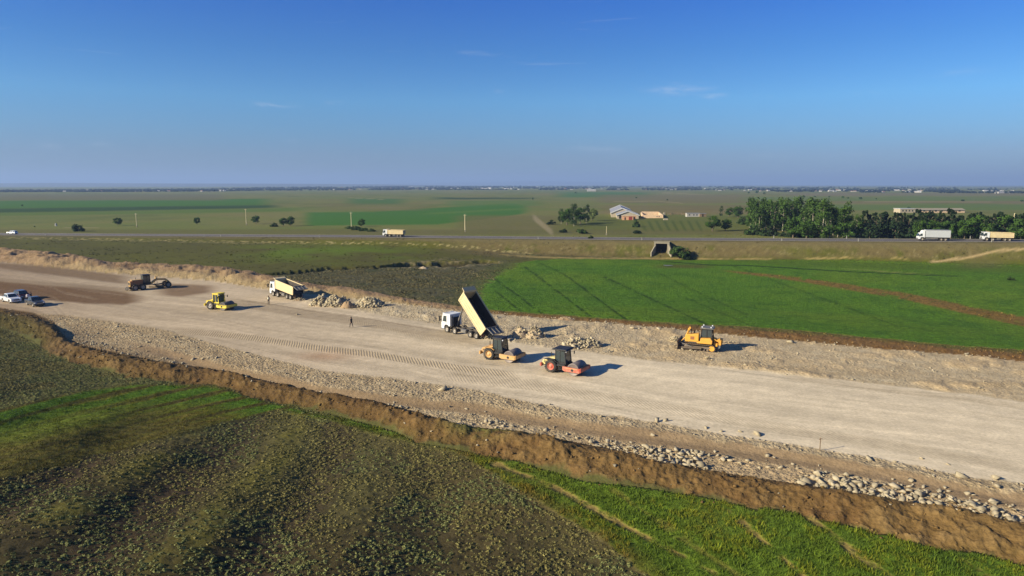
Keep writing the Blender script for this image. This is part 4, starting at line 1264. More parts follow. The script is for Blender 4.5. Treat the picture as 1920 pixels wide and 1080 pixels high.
# group by the barn
for px_, r_, h_, w_, st_, t_ in ((1052, 420, 30, 1.3, 'poplar_dark', 'first dark tree of the clump before the white roofed barn'), (1063, 422, 34, 1.0, 'round', 'leafy tree second in the clump before the barn'), (1076, 424, 41, 1.5, 'poplar_dark', 'tallest dark column of the tree clump before the barn'), (1088, 420, 33, 1.0, 'round', 'broad tree right behind the tallest column of the clump'), (1099, 418, 35, 1.5, 'poplar_dark', 'narrow dark tree at the far side of the clump before the barn'), (1110, 414, 26, 1.0, 'round_pale', 'pale grey green tree ending the clump before the barn')):
    tree('tree', st_, px_, r_, h_, w_, t_, 'tree', None, 2400)
tree('bush', 'bush_dark', 1034, 421, 9, 1.4, 'low dark bush at the open end of the barn tree clump', 'bush', None, 500)
tree('bush', 'bush', 1090, 438, 10, 1.5, 'green bush in the dip beside the highway below the tree clump', 'bush', None, 600)
tree('bush', 'bush_dark', 1056, 436, 8, 1.4, 'reddish dark low bush in the dip beside the highway', 'bush', None, 500)
tree('bush', 'bush', 1193, 426, 16, .6, 'thin sparse tree in front of the barn and its brick lean-to', 'tree', None, 500)
tree('bush', 'bush_dark', 1195, 438, 7, 1.5, 'small bush on the highway shoulder below the thin sparse tree', 'bush', None, 400)
# shrubs ahead of the poplar wood
tree('tree', 'round', 1336, 434, 32, 1.15, 'dark broad tree standing ahead of the poplar row near the white hut', 'tree', None, 1800)
tree('tree', 'round', 1360, 433, 24, 1.2, 'lighter low tree next to the dark broad tree by the highway', 'tree', None, 1400)
tree('tree', 'poplar_dark', 1352, 406, 20, 1.3, 'pointed small tree behind the white hut', 'tree', None, 700)
tree('tree', 'round', 1367, 407, 20, 1.0, 'round tree between the white hut and the poplar row', 'tree', None, 900)
tree('tree', 'round', 1384, 408, 23, 1.1, 'thick dark tree where the poplar row begins', 'tree', None, 1200)
tree('bush', 'bush', 1392, 421, 15, .9, 'green bush at the open corner of the poplar row', 'bush', None, 800)
# the poplar wood
rp_ = random.Random(5)
PG = 'tall poplars of the dense row beside the highway'
for i in range(42):
    t = i / 41; px_ = 1404 + 92 * t + rp_.uniform(-3, 3); Y_ = 318 + rp_.uniform(0, 42)
    tree('poplar_tree', 'poplar', px_, 0, 53 + rp_.uniform(-8, 4), 1.15, 'slender light green poplar inside the dense row beside the highway', 'poplar tree', PG, 700, Y=Y_)
for i in range(30):
    t = i / 29; px_ = 1500 + 86 * t + rp_.uniform(-3, 3); Y_ = 278 + rp_.uniform(0, 38)
    hh = 53 + 9 * math.sin(t * 7) + rp_.uniform(-8, 5)
    tree('poplar_tree', 'poplar' if i % 3 else 'poplar_dark', px_, 0, hh, 1.1, 'poplar of the uneven denser part of the row where it nears the road', 'poplar tree', 'poplars of the uneven part of the row', 700, Y=Y_)
for px_, h_, w_, Y_, st_, t_ in ((1487, 46, 1.1, 276, 'round', 'pale leafy tree at the foot of the poplar row by the road'), (1512, 40, 1.2, 270, 'round', 'low broad tree covering the feet of the poplars'), (1541, 76, 1.6, 268, 'poplar', 'tallest grey trunked poplar standing proud of the row by the road'), (1555, 64, 1.5, 272, 'poplar_dark', 'dark heavy poplar right behind the tallest one'), (1580, 58, 1.9, 279, 'poplar', 'rounded tall tree after the dark gap in the row'), (1583, 36, 1.2, 268, 'round', 'light green low tree in front of the gap in the row'), (1604, 46, 1.3, 270, 'poplar', 'first of the pale trunked trees before the dark pines'), (1612, 44, 1.3, 273, 'poplar', 'second pale trunked tree before the dark pines')):
    tree('tree', st_, px_, 0, h_, w_, t_, 'tree', None, 1500, Y=Y_)
for i in range(11):
    tree('bush', 'bush_dark' if i % 2 else 'bush', 1412 + i * 11.5 + rp_.uniform(-4, 4), 0, 14 + rp_.uniform(-4, 7), 1.0, 'undergrowth bush at the feet of the poplar row', 'bush', 'undergrowth bushes along the poplar row', 400, Y=300 - i * 2.6)
# the pine belt along the highway
for i in range(70):
    t = i / 69; px_ = 1618 + 310 * t + rp_.uniform(-3, 3); Y_ = 264 - 14 * t + rp_.uniform(0, 26)
    tree('pine_tree', 'pine', px_, 0, 45 + rp_.uniform(-7, 5), 1.1, 'dark conifer of the dense belt behind the two highway trucks', 'conifer', 'dark conifers of the belt behind the highway', 700, Y=Y_)
for px_, h_, w_, Y_, t_ in ((1722, 40, .9, 246, 'brighter green tree of the belt above the white box truck'), (1746, 38, 1.0, 247, 'broadleaf tree directly above the cab of the box truck'), (1774, 40, .9, 249, 'broadleaf tree in the belt just behind the box truck'), (1822, 54, 1.0, 250, 'tallest round broadleaf tree of the belt between both trucks'), (1806, 40, 1.0, 246, 'leafy tree leaning on the tallest round one of the belt'), (1846, 38, 1.0, 247, 'low broadleaf tree above the cab of the loaded tipper'), (1888, 54, 1.05, 255, 'large round tree behind the pale leaning pole'), (1912, 46, 1.0, 250, 'last leafy tree beyond the pale leaning pole')):
    tree('tree', 'round', px_, 0, h_, w_, t_, 'tree', None, 1600, Y=Y_)
# tiny trees far out
FTREES = [(1404, 363, 4, 1.6), (1419, 363, 6, 1.4), (1433, 364, 4, 1.6), (1507, 370, 4, 1.6), (1528, 370, 3.5, 1.6), (1555, 370, 3.5, 1.4), (1580, 373, 6, 1.0), (1590, 373, 4, 1.2), (1613, 374, 5, 1.8), (1643, 374, 3, 1.2), (1805, 378, 4.5, 1.6), (1916, 379, 5, 1.4), (1079, 363, 3.5, 1.6), (42, 387, 4, 1.2), (999, 375, 5, .9), (1193, 372, 3, 1.4), (1251, 376, 3, 1.3), (1704, 392, 5, 1.5), (105, 433, 0, 0), (65, 426, 3, 1.3), (1175, 411, 0, 0)]
for i, (a, r_, h_, w_) in enumerate(FTREES):
    if h_: tree('tree', 'round', a, r_, h_, w_, 'tiny lone round tree far out on the open plain', 'tree', 'lone trees far out on the plain', 180)

# ------------------------------------------------------------------ far settlement: belts of trees and pale houses
n = 7600
px_ = rs.uniform(-150, 2070, n)
Hr = line([(0, 360.5), (400, 359.5), (500, 357.5), (700, 356.5), (900, 356), (1100, 356.5), (1300, 357), (1400, 359), (1600, 361), (1920, 363)])
row_ = Hr(px_) - rs.uniform(0, 1, n) ** 1.3 * np.interp(px_, [0, 450, 900, 1300, 1920], [3.0, 5.0, 6.8, 7.6, 9.5])
x, y = unproj(px_, row_, 0.0)
kk = (y < 11000) & (fbm(px_ / 34, row_ / 2.0, 301, 3) > np.interp(px_, [0, 450, 900], [-.6, -.5, -.12]))
x, y = x[kk], y[kk]; n = len(x)
hh = rs.uniform(5, 11, n) * np.clip(y / 4200, .7, 1.4)
tn = A(30, 42, 38) * rs.uniform(.7, 1.2, n)[:, None]
TB = [hull(16, 700 + s, (1, 1, 1)) for s in range(6)]
for i, (V, Fc) in enumerate(TB): V[:, 2] += .4
o = scatter('distant_treeline', TB, np.stack([x, y, base(x, y)], 1), np.stack([hh * rs.uniform(1.0, 2.8, n), hh * 1.2, hh], 1), np.zeros(n), tn, M_leaf)
tag(o, 'blue green belts of distant trees along the edge of the plain', None, None, 'stuff')

M_hw = mat('house_wall', rgb(160, 156, 148), .8, var=.06, scale=.3); M_hr = mat('house_roof', rgb(190, 186, 180), .7, var=.15, scale=.3); M_hr2 = mat('house_roof_red', rgb(150, 110, 92), .8, var=.15, scale=.3)


def gable(L, W, hw, hr, mi0=0, mi1=1, ov=.4):
    m = MB(); m.box(-L / 2, L / 2, -W / 2, W / 2, -1, hw, mi0)
    m.add([(-L / 2, -W / 2, hw), (-L / 2, W / 2, hw), (-L / 2, 0, hr)], [(0, 1, 2)], mi0); m.add([(L / 2, -W / 2, hw), (L / 2, W / 2, hw), (L / 2, 0, hr)], [(0, 2, 1)], mi0)
    k = (hr - hw) / (W / 2)
    for s in (-1, 1):
        y0, z0 = s * (W / 2 + ov), hw - ov * k
        v = [(-L / 2 - ov, y0, z0), (L / 2 + ov, y0, z0), (L / 2 + ov, 0, hr + .03), (-L / 2 - ov, 0, hr + .03)]
        v += [(a, b_, c_ + .14) for a, b_, c_ in v]
        m.add(v, [(0, 1, 2, 3), (4, 7, 6, 5), (0, 4, 5, 1), (1, 5, 6, 2), (2, 6, 7, 3), (3, 7, 4, 0)], mi1)
    return m


hm = [gable(14, 9, 3.6, 6, 0, 1).mesh('house', [M_hw, M_hr]), gable(11, 8, 3.4, 5.6, 0, 1).mesh('house', [M_hw, M_hr2]), gable(26, 10, 4.2, 6.2, 0, 1).mesh('house', [M_hw, M_hr])]
rh = random.Random(3)
spots = []
for a, b_, k_ in ((90, 210, 14), (220, 330, 16), (350, 450, 16), (560, 720, 14), (730, 860, 22), (870, 1000, 18), (1005, 1300, 30), (1320, 1450, 18), (1450, 1700, 44), (1700, 1920, 26)):
    for i in range(int(k_ * .75)): spots.append((rh.uniform(a, b_), rh.uniform(0, 1)))
for px_, t in spots:
    rr = float(Hr(px_)) - .2 - t ** 1.3 * (2.0 if px_ < 500 else 4.5)
    p = at(px_, rr, None, False)
    o = bpy.data.objects.new('house', hm[rh.randrange(3)]); link(o); o.location = p; o.rotation_euler = (0, 0, rh.uniform(-.5, .5))
    s = rh.uniform(.5, .95) * min(1.5, max(.8, p.y / 3600)); o.scale = (s, s, s)
    tag(o, 'pale little house among the distant trees at the edge of the plain', 'house', 'houses of the distant village')
p = at(1109, 359.0, None, False)
o = bpy.data.objects.new('house', hm[2]); link(o); o.location = p; o.scale = (1.1, 1, 1); tag(o, 'bright white shed alone in front of the distant village', 'shed')

# ------------------------------------------------------------------ farm
M_tin = mat('roof_sheet', rgb(134, 134, 138), .6, .05, scale=.6, var=.08, dirt=.2, dcol=rgb(150, 142, 128))
M_fascia = mat('white_fascia', rgb(180, 180, 178), .6)
M_plaster = mat('plaster', rgb(160, 148, 126), .85, scale=.8, var=.12)
M_stone = mat('stone_wall', rgb(196, 168, 136), .95, scale=1.2, var=.22, bump=.05)
M_brick = mat('brick_wall', rgb(188, 142, 108), .95, scale=2, var=.2)
M_dark = mat('dark_opening', rgb(34, 28, 26), .9)
M_door = mat('rusty_door', rgb(124, 44, 36), .7, var=.2)
M_glass = mat('window_glass', rgb(40, 50, 58), .12, spec=.8)
M_wood = mat('old_wood', rgb(120, 100, 76), .9, scale=4, var=.2)
M_conc = mat('concrete', rgb(132, 124, 106), .9, scale=1.0, var=.12, dirt=.3, dcol=rgb(130, 118, 96))


def gpt(px, row): return at(px, row)


# barn: long gable hall seen end on
p = gpt(1177, 410.5)
barn = empty('barn', p, R(-7.6), 'long barn with a light metal gable roof and white edges beyond the highway', 'barn')
def hall(y0, y1, W, hw, hr, x0):
    m = MB(); m.box(x0 - W / 2, x0 + W / 2, y0, y1, -1, hw, 0)
    for yy, o_ in ((y0, (0, 1, 2)), (y1, (0, 2, 1))): m.add([(x0 - W / 2, yy, hw), (x0 + W / 2, yy, hw), (x0, yy, hr)], [o_], 0)
    return m
hall(24, 98, 15, 3.0, 6.0, -3).build('wall', M_plaster, barn)
hall(0, 24, 14, 2.6, 4.8, 0).build('wall', M_plaster, barn)
for (y0, y1, W, hw, hr, x0) in ((24, 98, 15, 3.0, 6.0, -3), (0, 24, 14, 2.6, 4.8, 0)):
    for s in (-1, 1):
        nseg = 3
        for k in range(nseg * 2):
            a = y0 + (y1 - y0) * k / (nseg * 2) + .06; b_ = y0 + (y1 - y0) * (k + 1) / (nseg * 2) - .06
            m = MB(); xo = x0 + s * (W / 2 + .5); zo = hw - .5 * (hr - hw) / (W / 2)
            v = [(xo, a, zo + .02), (x0 + s * .05, a, hr + .02), (x0 + s * .05, b_, hr + .02), (xo, b_, zo + .02)]
            v += [(q[0], q[1], q[2] + .12) for q in v]
            m.add(v, [(0, 1, 2, 3), (4, 7, 6, 5), (0, 4, 5, 1), (1, 5, 6, 2), (2, 6, 7, 3), (3, 7, 4, 0)]); m.build('roof_panel', M_tin, barn)
    for yy in (y0 - .4, y1 + .4):
        m = MB()
        for s in (-1, 1): m.bar((x0 + s * (W / 2 + .7), yy, hw - .25), (x0, yy, hr + .2), .35, .55)
        m.build('fascia', M_fascia, barn)
for xx in (-5, -2.6):
    m = MB(); m.box(xx - .7, xx + .7, -.12, .02, .2, 2.3); m.build('door', M_dark, barn)
# brick lean-to
p2 = gpt(1179, 412)
lt = empty('brick_shed', p2, R(-7), 'small tan brick shed with a rusty red door at the front of the barn', 'shed')
m = MB(); m.box(-4.4, 4.4, -3.4, 0, -.5, 2.5); m.build('wall', M_brick, lt)
m = MB(); m.box(-4.7, 4.7, -3.7, .2, 2.5, 2.75); m.build('roof', M_stone, lt)
m = MB(); m.box(-.2, 1.9, -3.5, -3.39, 0, 2.1); m.build('door', M_door, lt)
m = MB(); m.box(-2.9, -2.1, -3.48, -3.39, .1, 1.7); m.build('opening', M_dark, lt)
m = MB(); m.box(2.6, 3.8, -3.48, -3.39, 0, 2.0); m.build('opening', M_dark, lt)
# roofless stone enclosure
p = gpt(1222, 409)
en = empty('stone_enclosure', p, R(-9), 'roofless tan stone building shell beside the barn', 'ruin')
for x0, x1, y0, y1, h_ in ((-6, 7.4, 0, .6, 2.1), (-6, -5.4, .6, 46, 2.2), (6.8, 7.4, .6, 46, 2.2), (-5.4, 6.8, 45.4, 46, 2.6)):
    m = MB(); m.box(x0, x1, y0, y1, -.8, h_); m.build('wall', M_stone, en)
for xx in (3.4, 4.8): m = MB(); m.box(xx - .3, xx + .3, -.06, .02, .8, 1.4); m.build('opening', M_dark, en)
m = MB(); m.box(-5.3, 6.7, 20, 20.5, -.5, 1.2); m.build('wall', M_wood, en)
p = gpt(1245, 404.5)
o = MB(); o.box(-.5, .5, -.5, .5, -.5, 2.2); o.box(-.6, .6, -.6, .6, 2.2, 2.35); ob = o.build('gate_pillar', M_plaster); ob.location = p; tag(ob, 'short whitewashed pillar at the corner of the stone ruin', 'pillar')
p = gpt(1248, 412.5)
o = MB(); o.box(-1.4, 1.4, -.7, .7, -.3, .8, c=.1); o.box(-1.0, 1.0, -.5, .5, .8, .95); ob = o.build('water_trough', M_plaster); ob.location = p; tag(ob, 'low pale trough on the grass before the stone ruin', 'trough')
# white hut
p = gpt(1300.5, 406.5)
hut = empty('white_hut', p, 0, 'small flat roofed white hut with three dark windows', 'hut')
m = MB(); m.box(-4.6, 4.2, 0, 4, -.5, 2.35); m.build('wall', M_hw, hut)
m = MB(); m.box(-4.8, 4.4, -.2, 4.2, 2.35, 2.5); m.build('roof', M_tin, hut)
for xx in (-2.9, 0.1, 2.2): m = MB(); m.box(xx - .45, xx + .45, -.06, .02, .9, 1.7); m.build('window', M_glass, hut)
p = gpt(1318, 406.5)
hut = empty('wooden_lean_to', p, 0, 'brown wooden lean-to touching the white hut', 'shed')
m = MB(); m.box(-2.1, 2.4, .3, 3.6, -.5, 2.1); m.build('wall', M_wood, hut)
m = MB(); m.box(-2.3, 2.6, .1, 3.8, 2.1, 2.25); m.build('roof', M_tin, hut)
m = MB(); m.box(-.5, .4, .24, .32, 0, 1.8); m.build('door', M_dark, hut)
# pen fences and junk by the ruin
for i, (a, r_) in enumerate(((1254, 404), (1261, 403), (1268, 402.5), (1275, 403), (1281, 404), (1288, 404))):
    p = gpt(a, r_); f_ = empty('pen_fence', p, R(rh.uniform(-25, 25)), 'short crooked wooden pen fence panel between the ruin and the white hut', 'fence', 'pen fence panels by the ruin')
    for xx in (-1.1, 1.1): m = MB(); m.box(xx - .09, xx + .09, -.09, .09, -.3, 1.6); m.build('post', M_wood, f_)
    for zz in (.5, 1.0, 1.4): m = MB(); m.box(-1.25, 1.25, .09, .15, zz, zz + .14); m.build('rail', M_wood, f_)
# long shed behind the pines
p = gpt(1750, 399)
ls = empty('long_shed', p, 0, 'very long low building with pale roof rising behind the conifers', 'building')
k = p.y / F
m = MB(); m.box(-62 * k, -33 * k, 0, 9, -1, 3.0); m.build('wall', M_plaster, ls)
m = MB(); m.box(-33 * k, 60 * k, 1, 9, -1, 2.0); m.build('wall', M_stone, ls)
m = MB(); m.add([(-32.4 * k, .4, 2.0), (61 * k, .4, 2.0), (61 * k, 5, 3.4), (-32.4 * k, 5, 3.4), (-32.4 * k, 9.6, 2.0), (61 * k, 9.6, 2.0)], [(0, 1, 2, 3), (3, 2, 5, 4), (0, 3, 4), (1, 5, 2), (0, 4, 5, 1)]); m.build('roof', M_conc, ls)
m = MB(); m.box(-63 * k, -32.5 * k, -.3, 9.3, 3.0, 3.25); m.build('roof', M_fascia, ls)
for i in range(4): m = MB(); xx = (-57 + 6 * i) * k; m.box(xx - .5, xx + .5, -.06, .02, 1, 2.2); m.build('window', M_glass, ls)
for i in range(8): m = MB(); xx = (-27 + 11 * i) * k; m.box(xx - .8, xx + .8, .94, 1.02, .9, 1.9); m.build('window', M_glass, ls)

# ------------------------------------------------------------------ utility poles, markers, posts
M_pole = mat('pole_wood', rgb(206, 190, 150), .85, scale=3, var=.15)
M_ins = mat('insulator', rgb(180, 180, 176), .3)


def pole(px, row, hpx, lab, lean=0.0, arm=True, r=.15):
    p = at(px, row); h = hpx * p.y / F
    root = empty('utility_pole', p, 0, lab, 'utility pole'); root.rotation_euler = (0, lean, 0)
    m = MB(); m.cyl((0, 0, -.5), (0, 0, h), r * 1.25, r * .8, 8); m.build('post', M_pole, root)
    if arm:
        m = MB(); m.box(-.7, .7, -.06, .06, h - .55, h - .43); m.build('crossarm', M_pole, root)
        for xx in (-.6, 0, .6): m = MB(); m.cyl((xx, 0, h - .43 if xx else h), (xx, 0, (h - .43 if xx else h) + .22), .05, .035, 6); m.build('insulator', M_ins, root)
    m = MB(); m.box(-.28, .28, -.28, .28, -.4, .9, ty=.2, tx=.2); m.build('footing', M_conc, root)
    return root


pole(256.5, 426, 26, 'wooden utility pole beside the round lone tree, farthest along the highway')
pole(462, 422, 30, 'wooden utility pole just ahead of the round tree')
pole(659, 428, 30, 'pale utility pole rising from the roadside hedge')
pole(872, 435, 33, 'pale utility pole alone behind the highway past the tipper', 0, True, .17)
pole(1137, 441, 17, 'thin short grey pole on the highway edge below the barn', 0, False, .08)
pole(1895, 440, 40, 'pale leaning pole before the large round tree at the highway', R(5), False, .19)

M_white = mat('white_marker', rgb(150, 146, 136), .5); M_redm = mat('red_marker', rgb(170, 50, 40), .5); M_blk = mat('black_marker', rgb(30, 30, 30), .5)


def marker(px, off, far):
    x = (px - 960) / F * 270
    for _ in range(8):
        y = float(yhw(x)) + off; x = (px - 960) / F * (y * cp + H * sp)
    z = float(height(x, y)[0])
    root = empty('marker_post', (x, y, z), 0, 'small white marker post on the %s edge of the highway' % ('farther' if far else 'closer'), 'marker post', 'marker posts along the %s highway edge' % ('farther' if far else 'closer'))
    m = MB(); m.box(-.14, .14, -.08, .08, -.2, 1.15, tx=.25); m.build('post', M_white, root)
    m = MB(); m.box(-.10, .10, -.088, -.076, .82, 1.0); m.build('band', M_blk, root)


for a in (85, 414, 599, 1009, 1203, 1465, 1608, 1857): marker(a, -6.6, False)
for a in (1450, 1586, 1817): marker(a, 6.4, True)
p = at(105, 424)
o = MB(); o.box(-.5, .5, -.5, .5, -.3, 1.5, tx=.3); o.cyl((0, 0, 1.5), (0, 0, 1.8), .35, .1, 8); ob = o.build('stone_marker', M_white); ob.location = p; tag(ob, 'lone white pillar out in the field beyond the big bush', 'pillar')

# survey stake among the rocks
p = at(1537, 845)
st = empty('survey_stake', p, 0, 'thin dark survey stake with a crosspiece among the stones', 'stake')
m = MB(); m.box(-.03, .03, -.03, .03, -.2, 1.15); m.build('stick', M_wood, st)
m = MB(); m.bar((-.16, -.035, 1.0), (.16, -.035, 1.06), .02, .05); m.build('crosspiece', M_wood, st)

# ------------------------------------------------------------------ concrete underpass below the highway
up = empty('underpass', (UPX, UPY, UPZ), UPR, 'concrete box underpass through the highway embankment with a dark opening', 'underpass')
k = UPY / F
hh_ = 17.5 * k; wi = UPW + .1
m = MB(); m.box(-wi - .6, wi + .8, -.3, .4, hh_, hh_ + .7); m.build('headwall', M_conc, up)
m = MB(); m.box(-wi - .8, wi + 1.0, -.45, .5, hh_ + .7, hh_ + .9); m.build('cornice', M_conc, up)
for s_, a, b_ in ((1, wi, wi + .8), (-1, -wi - .6, -wi)):
    m = MB(); m.box(a, b_, -.3, 5.2, -1.5, hh_ - .003); m.build('side_wall', M_conc, up)
m = MB(); m.box(-wi - .6, wi + .8, .4, 5.4, hh_ + .003, hh_ + .35); m.build('roof_slab', M_conc, up)
m = MB(); m.box(-wi + .003, wi - .003, 4.3, 4.55, -1.2, hh_ - .004); m.build('passage_shade_panel', M_dark, up)  # dark panel at the end stands in for the unlit depth
m = MB(); m.prism([(0, -1.2), (2.3, -1.2), (2.3, .3), (0, hh_ - .9)], 0, .4); o = m.build('wing_wall', M_conc, up); o.location = (-wi - .55, -.32, 0); o.rotation_euler = (0, 0, R(180 + 62))
m = MB(); m.prism([(0, -1.2), (2.4, -1.2), (2.4, .4), (0, hh_ - .2)], 0, .4); o = m.build('wing_wall', M_conc, up); o.location = (wi + .5, -.32, 0); o.rotation_euler = (0, 0, R(-62))
# puddle
M_water = mat('pond_water', rgb(84, 90, 90), .35, spec=.4, var=.05)
p = at(1252, 498)
V = []; 
for i in range(24): a = 2 * math.pi * i / 24; q = 1 + .18 * math.sin(3 * a + 1); V.append((p.x + 1.5 * q * math.cos(a), p.y + 1.4 * q * math.sin(a), p.z + .12))
me = bpy.data.meshes.new('water_puddle'); me.from_pydata(V, [], [tuple(range(24))]); me.materials.append(M_water)
o = bpy.data.objects.new('water_puddle', me); link(o); tag(o, 'small grey puddle at the field edge below the underpass', None, None, 'structure')
# ------------------------------------------------------------------ machines
DUST = rgb(178, 160, 132)
M_cream = mat('cream_paint', rgb(198, 178, 134), .65, dirt=.5, dcol=DUST, scale=1.2)
M_creamd = mat('worn_body_floor', rgb(58, 50, 46), .8, dirt=.2, dcol=rgb(110, 98, 82), scale=1.5, var=.25)
M_cabw = mat('white_cab_paint', rgb(206, 206, 204), .45, dirt=.28, dcol=DUST, scale=1.5, var=.05)
M_grey = mat('grey_metal', rgb(92, 90, 88), .6, dirt=.35, dcol=DUST, scale=2)
M_frame = mat('dusty_frame', rgb(66, 60, 54), .8, dirt=.4, dcol=rgb(140, 124, 100), scale=2)
M_black = mat('black_plastic', rgb(30, 30, 32), .6, dirt=.12, dcol=DUST, scale=2)
M_tyre = mat('tyre_rubber', rgb(42, 40, 38), .9, dirt=.45, dcol=rgb(128, 112, 92), scale=3)
M_rim = mat('wheel_rim', rgb(150, 142, 130), .6, dirt=.3, dcol=rgb(120, 104, 84), scale=3)
M_wglass = mat('cab_glass', rgb(48, 58, 60), .06, spec=.9, var=.02)
M_amber = mat('orange_yellow_paint', rgb(190, 144, 80), .65, dirt=.5, dcol=DUST, scale=1.5)
M_dozer = mat('dozer_yellow', rgb(204, 150, 52), .6, dirt=.42, dcol=rgb(150, 120, 80), scale=1.3)
M_lemon = mat('bright_yellow_paint', rgb(214, 190, 56), .6, dirt=.3, dcol=DUST, scale=1.5)
M_red = mat('red_orange_paint', rgb(172, 74, 54), .65, dirt=.48, dcol=DUST, scale=1.5)
M_paley = mat('pale_yellow_hood', rgb(206, 188, 122), .5, dirt=.2, dcol=DUST, scale=1.5)
M_drum = mat('steel_drum', rgb(112, 102, 98), .6, .15, dirt=.4, dcol=rgb(150, 134, 116), scale=1.2)
M_darkdrum = mat('dark_drum', rgb(84, 80, 78), .7, .1, dirt=.35, dcol=rgb(130, 116, 96), scale=1.2)
M_track = mat('track_steel', rgb(112, 98, 84), .75, .2, dirt=.5, dcol=rgb(150, 130, 104), scale=3)
M_blade = mat('blade_steel', rgb(96, 84, 72), .6, .4, dirt=.4, dcol=rgb(140, 120, 92), scale=2)
M_tanp = mat('sun_faded_tan_paint', rgb(196, 158, 96), .6, dirt=.4, dcol=rgb(150, 120, 90), scale=1.4)
M_brownshade = mat('brown_grille_shaded_hood', rgb(140, 92, 56), .7, dirt=.4, dcol=rgb(140, 110, 80), scale=1.4)
M_lamp = mat('lamp_glass', rgb(220, 222, 224), .1, spec=.9, var=.02)
M_tail = mat('tail_lamp', rgb(150, 24, 20), .3)
M_boxg = mat('box_body_grey', rgb(170, 172, 172), .5, dirt=.1, dcol=DUST, scale=1, var=.04)
M_sand = mat('loose_sand', rgb(190, 168, 126), .95, scale=2, var=.15, bump=.04)

_wh = {}


def wheel(parent, x, y, r, w, side, rim=M_rim, name='wheel', lug=0):
    """wheel > tyre mesh with the rim as a sub-part"""
    key = (round(r, 3), round(w, 3), rim.name, lug)
    if key not in _wh:
        t = MB(); h = w / 2
        t.lathe((0, 0, 0), [(r * .58, -h * .92), (r * .82, -h), (r * .95, -h * .9), (r, -h * .6), (r, h * .6), (r * .95, h * .9), (r * .82, h), (r * .58, h * .92)], n=24)
        if lug:
            for i in range(lug):
                a = 2 * math.pi * i / lug
                for sy in (-1, 1):
                    a2 = a + (.5 * 2 * math.pi / lug if sy > 0 else 0)
                    c, s = math.cos(a2), math.sin(a2); c2, s2 = math.cos(a2 + .16), math.sin(a2 + .16)
                    t.bar((c * r * 1.0, sy * h * .95, s * r * 1.0), (c2 * r * 1.0, sy * h * .08, s2 * r * 1.0), .07, .07)
        m = MB(); m.lathe((0, 0, 0), [(r * .58, -h * .90), (r * .50, -h * .80), (r * .44, -h * .45), (r * .30, -h * .42), (r * .22, -h * .75), (r * .08, -h * .8), (.001, -h * .8)], n=20)
        m.lathe((0, 0, 0), [(r * .60, h * .90), (r * .56, h * .80), (r * .50, h * .45), (r * .30, h * .42), (.001, h * .42)], n=20)
        for i in range(8):
            a = 2 * math.pi * i / 8; m.cyl((r * .38 * math.cos(a), -h * .42, r * .38 * math.sin(a)), (r * .38 * math.cos(a), -h * .55, r * .38 * math.sin(a)), r * .035, n=5)
        _wh[key] = (t.mesh('tyre', M_tyre), m.mesh('rim', rim))
    tm_, rm_ = _wh[key]
    o = part(name, tm_, parent, (x, y, r)); o.rotation_euler = (0, rs.uniform(0, 6), 0 if side < 0 else math.pi)
    part('rim', rm_, o)
    return o


def ground_of(px, row):
    return at(px, row)


def place(name, f, b_, lab, cat, sink=0.02, group=None, fl=0.0, bl=0.0):
    """stand a machine between the ground points under its front (f) and rear (b_) wheel of the side that shows"""
    pf_, pb = at(*f), at(*b_)
    d = pf_ - pb; rz = math.atan2(d.y, d.x)
    n = Vector((-math.sin(rz), math.cos(rz), 0))
    root = empty(name, (pf_ + pb) / 2, rz, lab, cat, group)
    return root, n, (pf_.xy - pb.xy).length


def seat_on(root, pts):
    """drop the machine on the ground: pts are its local wheel points"""
    zs = []
    for lx, ly in pts:
        p = root.matrix_basis @ Vector((lx, ly, 0)); zs.append(float(height(p.x, p.y)[0]))
    root.location.z = sum(zs) / len(zs) - .03
    return root


def heading(root, lab=None): pass


